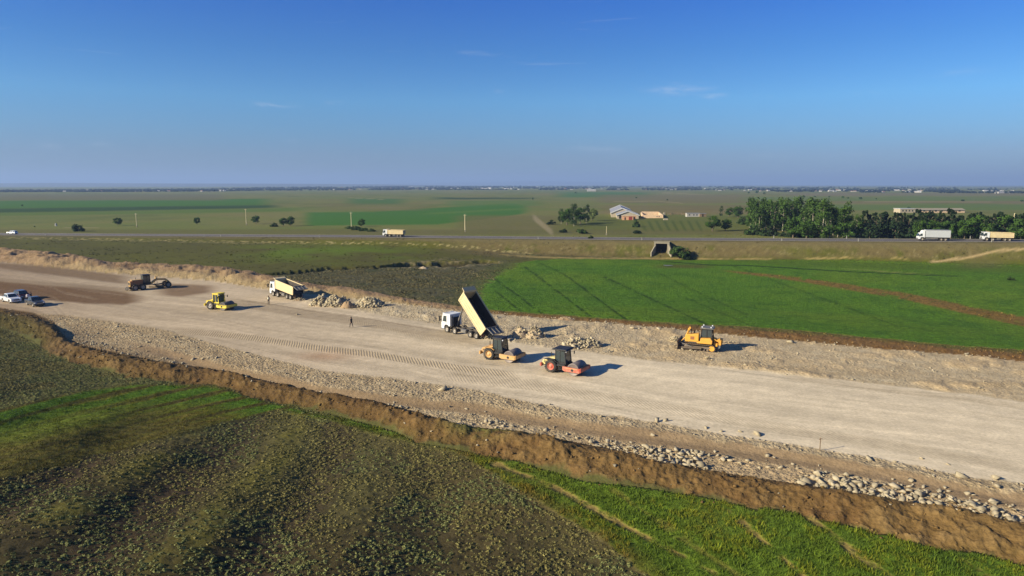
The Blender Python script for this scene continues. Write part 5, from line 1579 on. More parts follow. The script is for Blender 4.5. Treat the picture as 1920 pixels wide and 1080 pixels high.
def dump_truck(px_front, px_rear, lab, raise_deg=0.0, gate='closed', cab='white', load=None, loc=None, rz=None, detail=True):
    if loc is None:
        pf_, pb = at(*px_front), at(*px_rear)
        d = pf_ - pb; rz = math.atan2(d.y, d.x)
        loc = (pf_ + pb) / 2
        # the side that shows is the one turned to the camera
        n = Vector((-math.sin(rz), math.cos(rz), 0)); s = 1 if n.dot(-loc) > 0 else -1
        loc = loc - n * s * 1.1
    root = empty('dump_truck', loc, rz, lab, 'dump truck')
    # front axles at 3.15 and 1.35, rear axles at -2.2, -3.55 (root is midway of first and last axle)
    ax = [3.35, 1.55, -2.0, -3.35]
    for i, a in enumerate(ax):
        for s in (-1, 1):
            wheel(root, a, s * (1.08 if i < 2 else .98), .53, .34 if i < 2 else .58, s)
    m = MB()
    for s in (-1, 1): m.box(-4.3, 4.2, s * .42 - .06, s * .42 + .06, .72, 1.0)
    for a in ax: m.cyl((a, -1.0, .53), (a, 1.0, .53), .11, n=8); m.box(a - .2, a + .2, -.25, .25, .35, .75, c=.06)
    for a in (-4.2, -1.0, .6, 2.4): m.box(a, a + .12, -.42, .42, .74, .98)
    m.cyl((1.5, 0, .62), (-2, 0, .62), .06, n=8)
    m.build('chassis', M_frame, root)
    for s in (-1, 1):
        m = MB(); m.box(-.95, .25, s * .52 if s > 0 else -1.12, 1.12 if s > 0 else -.52, .48, 1.02, c=.08); m.build('fuel_tank', M_grey, root)
    for s in (-1, 1):
        m = MB()
        m.prism([(2.85, .98), (3.0, 1.12), (3.6, 1.16), (3.9, 1.05), (3.9, .95), (3.6, 1.08), (3.0, 1.05), (2.9, .94)], s * 1.24 - .2 * (s > 0), s * 1.24 + .2 * (s < 0)); m.build('mudguard', M_black, root)
    # cab
    cb = MB()
    cb.prism([(4.62, .55), (4.66, 1.45), (4.52, 2.10), (4.28, 2.88), (4.05, 2.98), (2.62, 2.98), (2.55, 2.85), (2.55, 1.10), (2.95, 1.05), (3.05, 1.22), (3.65, 1.26), (3.95, 1.0), (4.0, .55)], -1.22, 1.22)
    cab_o = cb.build('cab', M_cabw, root)
    bv = cab_o.modifiers.new('edge', 'BEVEL'); bv.width = .05; bv.segments = 2; bv.limit_method = 'ANGLE'
    m = MB(); m.add([(4.65, -1.08, 1.62), (4.65, 1.08, 1.62), (4.335, 1.02, 2.76), (4.335, -1.02, 2.76)], [(0, 1, 2, 3)]); o = m.build('windscreen', M_wglass, cab_o); o.location.x = .012
    for s in (-1, 1):
        m = MB(); m.add([(4.30, 0, 1.72), (3.42, 0, 1.72), (3.42, 0, 2.66), (4.08, 0, 2.66)], [(0, 1, 2, 3) if s < 0 else (3, 2, 1, 0)]); o = m.build('side_window', M_wglass, cab_o); o.location.y = s * 1.232
        m = MB(); m.box(3.36, 3.385, s * 1.231 - .004, s * 1.231 + .004, 1.15, 2.8); m.build('door_seam', M_black, cab_o)
        m = MB(); m.box(3.5, 3.72, s * 1.25 - .02, s * 1.25 + .02, 1.5, 1.56); m.build('door_handle', M_black, cab_o)
        m = MB(); m.bar((4.45, s * 1.2, 2.5), (4.68, s * 1.45, 2.5), .03); m.box(4.62, 4.72, s * 1.5 - .14, s * 1.5 + .14, 1.75, 2.5, c=.03); m.build('mirror', M_black, root)
        m = MB(); m.box(4.68, 4.74, s * .98 - .2, s * .98 + .2, .72, .92, c=.02); m.build('headlight', M_lamp, root)
    m = MB(); m.box(4.55, 4.72, -1.2, 1.2, .42, .98, c=.05); m.box(4.3, 4.6, -1.22, 1.22, .42, .6, c=.03); m.build('bumper', M_grey, root)
    m = MB()
    for i in range(4): m.box(4.665, 4.70, -.85, .85, 1.04 + i * .11, 1.10 + i * .11)
    m.build('grille', M_black, root)
    m = MB(); m.box(4.2, 4.5, -1.1, 1.1, 2.93, 3.03, c=.03); m.build('sun_visor', M_cabw, root)
    m = MB(); m.cyl((2.35, .95, .9), (2.35, .95, 2.7), .09, n=8); m.box(2.2, 2.5, -.6, .6, 1.0, 2.5, c=.05); m.build('air_intake', M_black, root)
    # tipping body, hinged at the rear of the frame
    hx, hz = -4.0, 1.12
    X0, X1 = -.55, 6.25            # rear and front of the body measured from the hinge
    B = empty('dump_body', (hx, 0, hz), 0, None, None, None, root); B.rotation_euler = (0, -R(raise_deg), 0)
    Hb = 1.68
    m = MB(); m.box(X0, X1, -1.18, 1.18, .06, .16); m.build('body_floor', M_creamd, B)
    for s in (-1, 1):
        m = MB()
        y0, y1 = s * 1.20, s * 1.20 + s * .07
        ya, yb = min(y0, y1), max(y0, y1)
        m.prism([(X0, .05), (X1, .05), (X1 + .0, Hb + .12), (X0 + 1.0, Hb), (X0 + .15, Hb)], ya, yb, 0)
        m.bar((X0 + .1, s * 1.26, Hb), (X1, s * 1.26, Hb + .12), .16, .12)
        m.bar((X0, s * 1.26, .1), (X1, s * 1.26, .1), .14, .16)
        if gate != 'none': m.box(X0, X0 + .16, ya - .05, yb + .05, .05, Hb)
        m.box(X1 - .16, X1, ya - .04, yb + .04, .05, Hb + .1)
        m.build('side_panel', M_cream, B)
        m = MB(); yi = s * 1.185; m.add([(X0 + .05, yi, .17), (X1 - .05, yi, .17), (X1 - .05, yi, Hb + .02), (X0 + .15, yi, Hb - .08)], [(0, 1, 2, 3) if s > 0 else (3, 2, 1, 0)]); m.build('inner_lining', M_creamd, B)
        for i in range(2 if load is None else 1):
            m = MB(); m.bar((X0 + .3, s * 1.28, .62 + i * .45), (X1 - .2, s * 1.28, .62 + i * .45), .05, .04); m.build('side_rib', M_cream, B)
    m = MB(); m.prism([(X1, .05), (X1 + .08, .05), (X1 + .22, Hb + .2), (X1 + .80, Hb + .34), (X1 + .80, Hb + .42), (X1 + .12, Hb + .32), (X1 - .02, Hb + .1)], -1.26, 1.26); m.build('headboard', M_cream, B)
    m = MB()
    for s in (-1, 1): m.box(X0 + .3, X1 - .3, s * .42 - .07, s * .42 + .07, -.1, .055)
    for i in range(9): m.box(X0 + .4 + i * .72, X0 + .5 + i * .72, -1.15, 1.15, -.06, .054)
    m.build('underframe', M_grey, B)
    # tailgate, hung from the top
    tg = empty('tailgate', (X0 + .02, 0, Hb), 0, None, None, None, B)
    tg.rotation_euler = (0, R({'closed': 0, 'open': 104, 'swing': 74}[gate]), 0)
    m = MB(); m.box(-.10, -.02, -1.2, 1.2, -Hb + .08, .02)
    for yy in (-1.16, -.4, .4, 1.16): m.box(-.18, -.10, yy - .05, yy + .05, -Hb + .1, 0)
    m.box(-.18, -.10, -1.2, 1.2, -.14, -.02); m.box(-.18, -.10, -1.2, 1.2, -Hb + .08, -Hb + .2)
    m.box(-.02, .0, -1.1, 1.1, -Hb + .12, -.02, 1)
    o = m.build('gate_plate', [M_grey if gate != 'closed' else M_cream, M_creamd], tg)
    if raise_deg > 5:
        m = MB(); top = Vector((hx, 0, hz)) + Matrix.Rotation(-R(raise_deg), 3, 'Y') @ Vector((X1 - .1, 0, .5))
        bot = Vector((2.35, 0, 1.0)); q = bot.lerp(top, .45)
        m.cyl(bot, q, .13, n=10); m.cyl(q, bot.lerp(top, .75), .10, n=10); m.cyl(bot.lerp(top, .75), top, .07, n=10); m.build('hoist_ram', M_grey, root)
    m = MB(); m.box(-4.5, -4.38, -1.1, 1.1, .55, .72)
    for s in (-1, 1): m.bar((-4.42, s * .7, .6), (-4.2, s * .5, .95), .06)
    m.build('rear_bumper', M_frame, root)
    for s in (-1, 1): m = MB(); m.box(-4.54, -4.5, s * .9 - .14, s * .9 + .14, .58, .70); m.build('tail_light', M_tail, root)
    if px_front is not None: seat_on(root, [(3.3, -1), (3.3, 1), (-3, -1), (-3, 1)])
    if load:
        n = 20; gx, gy = np.meshgrid(np.linspace(X0 + .1, X1 - .05, n), np.linspace(-1.17, 1.17, 12))
        gz = Hb * .78 + .62 * (np.cos(gy / 1.17 * 1.25)) * (.75 + .25 * np.cos(gx * 2.2)) * np.interp(gx, [X0, X0 + 1, X1 - .5, X1], [.4, 1, 1, .7]) - .1
        V = np.stack([gx.ravel() + hx, gy.ravel(), gz.ravel() + hz], 1); ix = np.arange(12 * n).reshape(12, n)
        Fc = np.stack([ix[:-1, :-1].ravel(), ix[:-1, 1:].ravel(), ix[1:, 1:].ravel(), ix[1:, :-1].ravel()], 1)
        b0 = len(V); V2 = V.copy(); V2[:, 2] = hz + .25; rim_ = list(ix[0]) + list(ix[1:, -1]) + list(ix[-1, -2::-1]) + list(ix[-2:0:-1, 0])
        F2 = np.array([[rim_[i], rim_[(i + 1) % len(rim_)], rim_[(i + 1) % len(rim_)] + b0, rim_[i] + b0] for i in range(len(rim_))])
        o = bpy.data.objects.new('sand_load', np_mesh('sand_load', np.concatenate([V, V2]), np.concatenate([Fc, F2]), M_sand, True)); link(o)
        o.location = root.location; o.rotation_euler = root.rotation_euler; tag(o, load, 'load')
    return root


dump_truck((507.5, 554), (551, 563), 'cream dump truck with white cab and tailgate swung wide open behind it', 6, 'swing')
dump_truck((838.5, 623), (894, 635.5), 'dump truck with its cream body raised steeply and white cab below', 44.5, 'open')


def on_highway(px, lane):
    x = (px - 960) / F * 280
    for _ in range(8):
        y = float(yhw(x)) + lane; x = (px - 960) / F * (y * cp + H * sp)
    s = (float(yhw(x + 2)) - float(yhw(x - 2))) / 4
    return Vector((x, y, float(zhw(x)) + .045)), math.atan(s) + math.pi


p, rz = on_highway(739, -1.6)
dump_truck(None, None, 'empty cream dump truck driving along the highway alone', loc=p, rz=rz)
p, rz = on_highway(1866, -1.2)
t_ = dump_truck(None, None, 'white cabbed tipper heaped with sand following the box truck', loc=p, rz=rz, load='pale sand heaped over the sides of the highway tipper')


def box_truck(px, lane, lab):
    p, rz = on_highway(px, lane)
    root = empty('box_truck', p, rz, lab, 'box truck')
    for a in (3.6, -2.2, -3.5):
        for s in (-1, 1): wheel(root, a, s * 1.0, .5, .34 if a > 0 else .5, s)
    m = MB()
    for s in (-1, 1): m.box(-4.9, 4.4, s * .42 - .06, s * .42 + .06, .72, 1.0)
    for a in (3.6, -2.2, -3.5): m.cyl((a, -1, .5), (a, 1, .5), .1, n=8)
    m.build('chassis', M_frame, root)
    m = MB(); m.prism([(4.85, .5), (4.9, 1.35), (4.72, 1.95), (4.45, 2.55), (3.9, 2.75), (3.55, 3.45), (3.1, 3.6), (2.85, 3.5), (2.85, 1.05), (3.15, 1.1), (3.25, 1.2), (3.95, 1.2), (4.15, .95), (4.2, .5)], -1.2, 1.2)
    c_ = m.build('cab', M_cabw, root); bv = c_.modifiers.new('edge', 'BEVEL'); bv.width = .06; bv.segments = 2; bv.limit_method = 'ANGLE'
    m = MB(); m.add([(4.86, -1.05, 1.5), (4.86, 1.05, 1.5), (4.56, 1.0, 2.42), (4.56, -1.0, 2.42)], [(0, 1, 2, 3)]); o = m.build('windscreen', M_wglass, c_); o.location.x = .03
    for s in (-1, 1):
        m = MB(); m.add([(4.5, 0, 1.6), (3.6, 0, 1.6), (3.6, 0, 2.4), (4.3, 0, 2.4)], [(0, 1, 2, 3) if s < 0 else (3, 2, 1, 0)]); o = m.build('side_window', M_wglass, c_); o.location.y = s * 1.212
        m = MB(); m.box(4.75, 4.85, s * 1.38 - .12, s * 1.38 + .12, 1.6, 2.2, c=.03); m.bar((4.6, s * 1.15, 2.1), (4.8, s * 1.35, 2.1), .03); m.build('mirror', M_black, root)
        m = MB(); m.box(4.9, 4.95, s * .9 - .2, s * .9 + .2, .7, .9); m.build('headlight', M_lamp, root)
        m = MB(); m.box(-1.3, 2.5, s * 1.1 - .05, s * 1.1 + .05, .55, .9); m.build('side_guard', M_grey, root)
    m = MB(); m.box(4.75, 4.92, -1.15, 1.15, .4, .95, c=.04); m.build('bumper', M_grey, root)
    m = MB(); m.box(-5.0, 2.65, -1.24, 1.24, 1.12, 3.7, c=.04); b__ = m.build('cargo_box', M_boxg, root)
    for s in (-1, 1):
        for z_ in (1.13, 3.6): m = MB(); m.box(-5.0, 2.65, s * 1.25 - .02, s * 1.25 + .02, z_, z_ + .1); m.build('edge_rail', M_grey, b__)
    m = MB(); m.box(-5.03, -5.0, -1.15, 1.15, 1.2, 3.6); m.box(-5.06, -5.03, -.02, .02, 1.2, 3.6); m.build('rear_door', M_boxg, b__)
    m = MB(); m.box(-5.0, -4.85, -1.1, 1.1, .55, .7); m.build('rear_bumper', M_frame, root)
    return root


box_truck(1747, -1.4, 'box truck with white cab and pale grey cargo box on the highway')


# ---------------- vibrating rollers
def roller(wheel_px, drum_px, lab, paint, hood, canopy, rimm, drumm, closed=True, roof=None, cabm=M_black, yaw=0.0):
    pr, pd = at(*wheel_px), at(*drum_px)
    d = pd - pr; rz = math.atan2(d.y, d.x) + yaw
    n = Vector((-math.sin(rz), math.cos(rz), 0)); s = 1 if n.dot(-pr) > 0 else -1
    loc = (pr + pd) / 2 - n * s * .95
    root = empty('road_roller', loc, rz, lab, 'road roller')
    # drum axle at +1.45, wheel axle at -1.45
    for q in (-1, 1): wheel(root, -1.45, q * .80, .78, .58, q, rimm, 'wheel', 18)
    m = MB(); m.lathe((1.5, 0, .76), [(.01, -1.04), (.60, -1.04), (.64, -1.07), (.74, -1.07), (.76, -1.05), (.76, 1.05), (.74, 1.07), (.64, 1.07), (.60, 1.04), (.01, 1.04)], n=40)
    m.lathe((1.5, 0, .76), [(.0, -1.05), (.22, -1.05), (.22, -1.10), (.0, -1.10)], n=12)
    m.build('drum', drumm, root)
    m = MB()                                            # drum yoke
    for q in (-1, 1): m.prism([(.25, .62), (.55, .50), (2.35, .50), (2.50, .62), (2.50, 1.02), (.5, 1.06), (.25, .95)], *((q * 1.12, q * 1.28) if q > 0 else (-1.28, -1.12)))
    m.box(2.38, 2.60, -1.28, 1.28, .58, 1.04, c=.03); m.box(.14, .50, -1.12, 1.12, .60, 1.02, c=.03)
    m.build('drum_frame', paint, root)
    for q in (-1, 1):
        m = MB(); m.cyl((1.5, q * 1.27, .76), (1.5, q * 1.32, .76), .15, n=14); m.build('drum_hub', M_black, root)
        m = MB(); m.box(.7, 2.2, q * 1.285 - .006, q * 1.285 + .006, .90, .97); m.build('warning_strip', M_black if paint is M_lemon else M_amber, root)
    m = MB(); m.box(.28, .42, -1.0, 1.0, 1.06, 1.16); m.box(2.42, 2.52, -1.0, 1.0, 1.04, 1.12); m.build('scraper', M_black, root)
    m = MB(); m.box(-.55, .25, -.38, .38, .50, .95, c=.05); m.cyl((-.15, 0, .35), (-.15, 0, 1.15), .14, n=12); m.build('joint', M_black, root)
    # tractor body
    m = MB(); m.prism([(-2.75, .72), (-2.80, 1.05), (-2.70, 1.32), (-2.2, 1.60), (-1.35, 1.76), (-.62, 1.78), (-.62, 1.05), (-.62, .70), (-.9, .58), (-2.0, .60)], -.62, .62)
    o = m.build('hood', hood, root); bv = o.modifiers.new('edge', 'BEVEL'); bv.width = .07; bv.segments = 3; bv.limit_method = 'ANGLE'
    for q in (-1, 1):
        m = MB()
        for i in range(5): m.box(-2.55 + i * .17, -2.46 + i * .17, q * .625 - .008, q * .625 + .008, 1.02, 1.28)
        m.build('vent', M_black, o)
        m = MB(); m.prism([(-2.35, 1.55), (-2.0, 1.66), (-1.0, 1.66), (-.65, 1.40), (-.65, 1.34), (-1.05, 1.58), (-1.95, 1.58), (-2.3, 1.48)], *((q * .55, q * 1.05) if q > 0 else (-1.05, -.55))); m.build('mudguard', paint if paint is not M_red else M_black, root)
    m = MB(); m.box(-2.95, -2.70, -.95, .95, .58, 1.0, c=.05); m.build('rear_bumper', paint, root)
    m = MB(); m.cyl((-2.05, .3, 1.6), (-2.05, .3, 2.15), .05, n=8); m.build('exhaust', M_black, root)
    m = MB(); m.box(-.66, .30, -1.0, 1.0, .92, 1.18, c=.04)
    for q in (-1, 1): m.box(-.45, .05, q * .82 - .22, q * .82 + .22, .55, .64); m.box(-.45, .05, q * .9 - .15, q * .9 + .15, .74, .80)
    m.build('platform', M_black, root)
    # cab
    cx0, cx1, cw, zt = -.98, .30, .72, 2.82
    m = MB()
    for q in (-1, 1):
        m.bar((cx0, q * cw, 1.18), (cx0 + .05, q * cw, zt), .09); m.bar((cx1 + .08, q * cw, 1.18), (cx1 - .10, q * cw, zt), .09); m.bar((-.35, q * cw, 1.18), (-.35, q * cw, zt), .06)
        m.bar((cx0, q * cw, zt - .05), (cx1 - .1, q * cw, zt - .05), .08); m.bar((cx0, q * cw, 1.22), (cx1 + .08, q * cw, 1.22), .09)
    for xx, z_ in ((cx0 + .05, zt - .05), (cx1 - .1, zt - .05), (cx0, 1.22), (cx1 + .08, 1.22)): m.bar((xx, -cw, z_), (xx, cw, z_), .08)
    m.box(cx0 - .02, cx1 + .08, -cw - .01, cw + .01, 1.12, 1.42)
    m.build('cab_frame', cabm, root)
    m = MB(); m.box(-.85, -.45, -.26, .26, 1.42, 1.62, c=.04); m.box(-.92, -.80, -.25, .25, 1.6, 2.15, c=.04); m.build('seat', M_black, root)
    m = MB(); m.bar((.02, 0, 1.42), (-.12, 0, 1.80), .05); m.lathe((-.14, 0, 1.84), [(.17, -.0), (.19, .02), (.17, .04)], 'Z', 14); m.build('steering_wheel', M_black, root)
    if closed:
        for q in (-1, 1):
            for a, b_ in ((cx0 + .08, -.40), (-.30, cx1 - .02)): m = MB(); m.box(a, b_, q * cw - .008, q * cw + .008, 1.44, zt - .12); m.build('window', M_wglass, root)
        m = MB(); m.add([(cx1 + .05, -cw + .06, 1.44), (cx1 + .05, cw - .06, 1.44), (cx1 - .07, cw - .06, zt - .1), (cx1 - .07, -cw + .06, zt - .1)], [(0, 1, 2, 3)]); m.build('windscreen', M_wglass, root)
    m = MB()
    if canopy == 'wide':
        m.prism([(cx0 - .38, zt), (cx0 - .30, zt + .14), (cx1 + .18, zt + .17), (cx1 + .34, zt + .05), (cx1 + .34, zt)], -1.0, 1.0)
    else:
        m.prism([(cx0 - .10, zt), (cx0 - .05, zt + .13), (cx1 + .02, zt + .15), (cx1 + .12, zt + .04), (cx1 + .12, zt)], -.80, .80)
    o = m.build('roof', roof or M_black, root); bv = o.modifiers.new('edge', 'BEVEL'); bv.width = .05; bv.segments = 2; bv.limit_method = 'ANGLE'
    for q in (-1, 1):
        m = MB(); m.box(cx1 + .02, cx1 + .12, q * .6 - .08, q * .6 + .08, zt - .2, zt - .06); m.build('work_light', M_lamp, root)
        m = MB(); m.bar((cx1, q * .75, 2.4), (cx1 + .25, q * 1.05, 2.45), .03); m.box(cx1 + .22, cx1 + .28, q * 1.12 - .1, q * 1.12 + .1, 2.1, 2.5, c=.02); m.build('mirror', M_black, root)
    root.scale = (1.06, 1.06, 1.04)
    seat_on(root, [(1.5, -1), (1.5, 1), (-1.45, -.8), (-1.45, .8)])
    return root


roller((917.5, 674), (954, 679.5), 'tan yellow single drum roller with closed cab beside the raised truck', M_amber, M_amber, 'cab', M_amber, M_drum)
roller((1032.5, 697.5), (1075, 704.5), 'red single drum roller with pale yellow hood and wide dark canopy', M_red, M_paley, 'wide', M_red, M_drum, True)
roller((393.5, 580.6), (420, 581.5), 'bright lemon yellow roller alone on the road facing the two tippers', M_lemon, M_lemon, 'cab', M_rim, M_darkdrum, True, M_lemon, M_lemon, -.22)


# ---------------- bulldozer
pf_, pb = at(1279, 654.5), at(1342, 660.5)
d = pf_ - pb; rz = math.atan2(d.y, d.x)
n_ = Vector((-math.sin(rz), math.cos(rz), 0)); s = 1 if n_.dot(-pf_) > 0 else -1
bd = empty('bulldozer', (pf_ + pb) / 2 - n_ * s * 1.0, rz, 'yellow crawler bulldozer pushing gravel beside the green field', 'bulldozer')
for q in (-1, 1):
    yc = q * 1.02; tw = .30
    tr_ = empty('track', (0, yc, 0), 0, None, None, None, bd)
    # loop of the track as separate shoes
    rr, zc, xa, xb = .44, .50, 1.75, -1.75
    per = 2 * (xa - xb) + 2 * math.pi * rr; ns = 40; sm_ = MB(); sm_.box(-.105, .105, -tw, tw, -.025, .025); sm_.box(-.09, -.06, -tw, tw, .025, .095)
    me = sm_.mesh('track_shoe', M_track)
    for i in range(ns):
        u = per * i / ns
        if u < xa - xb: x_, z_, th = xb + u, zc + rr, 0
        elif u < xa - xb + math.pi * rr: a = (u - (xa - xb)) / rr; x_, z_, th = xa + rr * math.sin(a), zc + rr * math.cos(a), a
        elif u < 2 * (xa - xb) + math.pi * rr: x_, z_, th = xa - (u - (xa - xb) - math.pi * rr), zc - rr, math.pi
        else: a = (u - 2 * (xa - xb) - math.pi * rr) / rr; x_, z_, th = xb - rr * math.sin(a), zc - rr * math.cos(a), math.pi + a
        o = part('track_shoe', me, tr_, (x_, 0, z_)); o.rotation_euler = (0, th, 0)
    m = MB(); m.box(-1.6, 1.6, -.18, .18, .38, .66, c=.05)
    for x_ in (-1.2, -.7, -.2, .3, .8, 1.3): m.cyl((x_, -.22, .25), (x_, .22, .25), .16, n=12)
    m.cyl((xa, -.2, zc), (xa, .2, zc), .36, n=20); m.build('track_frame', M_track, tr_)
    m = MB(); m.cyl((xb, -.16, zc + .0), (xb, .16, zc + .0), .37, n=20)
    for i in range(12): a = i * math.pi / 6; m.bar((xb + .3 * math.cos(a), -.0, zc + .3 * math.sin(a)), (xb + .42 * math.cos(a), 0, zc + .42 * math.sin(a)), .2, .08)
    m.build('sprocket', M_dozer, tr_)
m = MB(); m.box(-1.9, 1.5, -.7, .7, .55, 1.15, c=.05); m.build('main_frame', M_frame, bd)
m = MB(); m.prism([(.15, 1.1), (1.98, 1.1), (2.05, 1.25), (2.0, 2.05), (1.85, 2.15), (.15, 2.30)], -.58, .58)
o = m.build('engine_hood', M_dozer, bd); bv = o.modifiers.new('edge', 'BEVEL'); bv.width = .06; bv.segments = 2; bv.limit_method = 'ANGLE'
for q in (-1, 1):
    m = MB(); m.box(.75, 1.3, q * .585 - .01, q * .585 + .01, 1.45, 1.9); m.build('side_grille', M_brownshade, o)
m = MB()
for i in range(7): m.box(2.0, 2.06, -.45, .45, 1.25 + i * .11, 1.31 + i * .11)
m.build('radiator_grille', M_black, o)
m = MB(); m.cyl((1.25, .25, 2.15), (1.25, .25, 2.95), .06, n=8); m.cyl((.9, -.2, 2.2), (.9, -.2, 2.6), .09, n=8); m.build('exhaust', M_black, bd)
for q in (-1, 1):
    m = MB(); m.prism([(-1.75, 1.12), (.25, 1.12), (.35, 1.3), (-.15, 1.38), (-.2, 1.85), (-1.55, 1.95), (-1.8, 1.6)], *((.62, 1.28) if q > 0 else (-1.28, -.62)))
    o = m.build('fuel_tank' if q > 0 else 'toolbox', M_dozer, bd); bv = o.modifiers.new('edge', 'BEVEL'); bv.width = .05; bv.segments = 2; bv.limit_method = 'ANGLE'
m = MB()
for q in (-1, 1):
    for a, b_ in (((-.05, 1.3), (-.30, 3.15)), ((-1.72, 1.6), (-1.55, 3.15)), ((-.95, 1.9), (-.95, 3.1))): m.bar((a[0], q * .72, a[1]), (b_[0], q * .68, b_[1]), .12)
    m.bar((-1.60, q * .68, 3.1), (-.28, q * .68, 3.1), .12)
for a, z_ in ((-.30, 3.1), (-1.55, 3.1)): m.bar((a, -.68, z_), (a, .68, z_), .12)
m.box(-1.6, -.1, -.62, .62, 1.15, 1.95)
m.build('cab_frame', M_black, bd)
for q in (-1, 1):
    for a, b_ in ((-1.55, -1.03), (-.88, -.30)): m = MB(); m.box(a, b_, q * .70 - .01, q * .70 + .01, 1.98, 3.0); m.build('window', M_wglass, bd)
m = MB(); m.add([(-.18, -.6, 1.95), (-.18, .6, 1.95), (-.28, .6, 3.0), (-.28, -.6, 3.0)], [(0, 1, 2, 3)]); m.build('windscreen', M_wglass, bd)
m = MB(); m.prism([(-1.85, 3.15), (-1.8, 3.3), (-.2, 3.34), (-.02, 3.2), (-.02, 3.15)], -.88, .88); o = m.build('roof', M_grey, bd)
m = MB(); m.bar((-1.4, 0, 1.98), (-1.35, 0, 2.7), .5, .15); m.box(-1.4, -.95, -.3, .3, 1.96, 2.15, c=.04); m.build('seat', M_black, bd)
# blade and its arms
bl = MB(); pts = []
for i in range(9):
    t = i / 8; a = R(-38 + 76 * t); pts.append((2.95 + .55 * (1 - math.cos(a)) - .1, .02 + 1.35 * t))
prof = [(x_, z_) for x_, z_ in pts] + [(x_ - .1, z_) for x_, z_ in reversed(pts)]
bl.prism(prof, -2.0, 2.0); bl.box(2.72, 2.84, -1.9, 1.9, .35, .5); bl.box(2.72, 2.84, -1.9, 1.9, .95, 1.1)
bl.build('blade', M_blade, bd)
for q in (-1, 1):
    m = MB(); m.bar((-.4, q * 1.50, .52), (2.85, q * 1.50, .42), .18, .26); m.build('push_arm', M_blade, bd)
    m = MB(); m.bar((.9, q * 1.42, .62), (2.8, q * 1.2, 1.15), .1); m.build('tilt_brace', M_grey, bd)
    m = MB(); m.cyl((1.55, q * .42, 2.95), (1.95, q * .48, 1.7), .085, n=8); m.cyl((1.95, q * .48, 1.7), (2.85, q * .55, .8), .05, n=8); m.box(1.42, 1.66, q * .42 - .1, q * .42 + .1, 2.75, 3.05); m.bar((1.55, q * .42, 2.85), (1.9, q * .42, 2.1), .1); m.build('lift_cylinder', M_dozer, bd)
# ripper
m = MB(); m.box(-2.5, -1.9, -.8, .8, .75, 1.25, c=.06); m.bar((-1.9, 0, 1.3), (-2.75, 0, 1.75), .9, .22); m.box(-2.98, -2.6, -.9, .9, 1.0, 1.7, c=.06); m.build('ripper_frame', M_dozer, bd)
for q in (-1, 0, 1):
    m = MB(); m.prism([(-2.9, 1.5), (-2.65, 1.5), (-2.62, .75), (-2.40, .28), (-2.55, .30), (-2.85, .7)], q * .72 - .05, q * .72 + .05); m.build('ripper_tooth', M_grey, bd)
for q in (-1, 1): m = MB(); m.cyl((-1.85, q * .45, 1.75), (-2.7, q * .45, 1.35), .09, n=8); m.build('ripper_cylinder', M_dozer, bd)
for x_ in (-.3, -1.5):
    for q in (-1, 1): m = MB(); m.box(x_ - .07, x_ + .07, q * .7 - .08, q * .7 + .08, 3.34, 3.46); m.build('work_light', M_lamp, bd)
seat_on(bd, [(1.5, -1), (1.5, 1), (-1.5, -1), (-1.5, 1)])

# ---------------- motor grader
pf_, pb = at(316.5, 538.5), at(259, 544.5)
d = pf_ - pb; rz = math.atan2(d.y, d.x)
n_ = Vector((-math.sin(rz), math.cos(rz), 0)); s = 1 if n_.dot(-pf_) > 0 else -1
gr = empty('motor_grader', (pf_ + pb) / 2 - n_ * s * 1.0, rz, 'dusty brown and tan motor grader with raised cab by the far bank', 'motor grader')
for a in (-2.2, -3.75):
    for q in (-1, 1): wheel(gr, a, q * 1.0, .66, .42, q, M_rim, 'wheel', 16)
for q in (-1, 1): wheel(gr, 3.15, q * 1.0, .66, .42, q, M_rim, 'wheel', 16)
for q in (-1, 1): m = MB(); m.box(-3.85, -2.1, q * .72 - .08, q * .72 + .08, .5, .84, c=.03); m.build('tandem_case', M_tanp, gr)
m = MB(); m.prism([(-4.55, 1.0), (-4.55, 1.95), (-4.4, 2.05), (-2.0, 2.28), (-1.9, 2.1), (-1.9, .9), (-4.3, .85)], -.58, .58)
o = m.build('engine_hood', M_brownshade, gr); bv = o.modifiers.new('edge', 'BEVEL'); bv.width = .05; bv.segments = 2; bv.limit_method = 'ANGLE'
m = MB(); m.box(-4.62, -4.55, -.62, .62, .95, 2.02); m.build('radiator_frame', M_tanp, o)
m = MB(); m.box(-4.66, -4.62, -.42, .42, 1.15, 1.85); m.build('radiator_grille', M_black, o)
m = MB(); m.box(-4.2, -2.1, -.5, .5, 2.2, 2.32, ty=.1); m.build('hood_top', M_tanp, o)
m = MB(); m.cyl((-3.1, .3, 2.2), (-3.1, .3, 2.75), .06, n=8); m.build('exhaust', M_black, gr)
m = MB(); m.box(-5.0, -4.66, -1.0, 1.0, .62, .8); m.box(-5.25, -5.1, -.9, .9, .35, .65)
for q in (-.6, 0, .6): m.bar((-5.15, q, .6), (-5.25, q, .12), .1)
m.build('rear_ripper', M_frame, gr)
m = MB()
cx0, cx1 = -1.9, -.45
for q in (-1, 1):
    for a, b_ in ((cx0, cx0 + .05), (cx1, cx1 - .05), (-1.15, -1.15)): m.bar((a, q * .70, 1.0), (b_, q * .66, 3.15), .09)
    m.bar((cx0, q * .68, 3.12), (cx1, q * .68, 3.12), .1)
m.box(cx0, cx1, -.7, .7, .95, 1.55); m.build('cab_frame', M_black, gr)
for q in (-1, 1):
    for a, b_ in ((cx0 + .1, -1.2), (-1.1, cx1 - .1)): m = MB(); m.box(a, b_, q * .67 - .01, q * .67 + .01, 1.6, 3.02); m.build('window', M_wglass, gr)
for xx in (cx0, cx1): m = MB(); m.box(xx - .01, xx + .01, -.6, .6, 1.6, 3.02); m.build('window', M_wglass, gr)
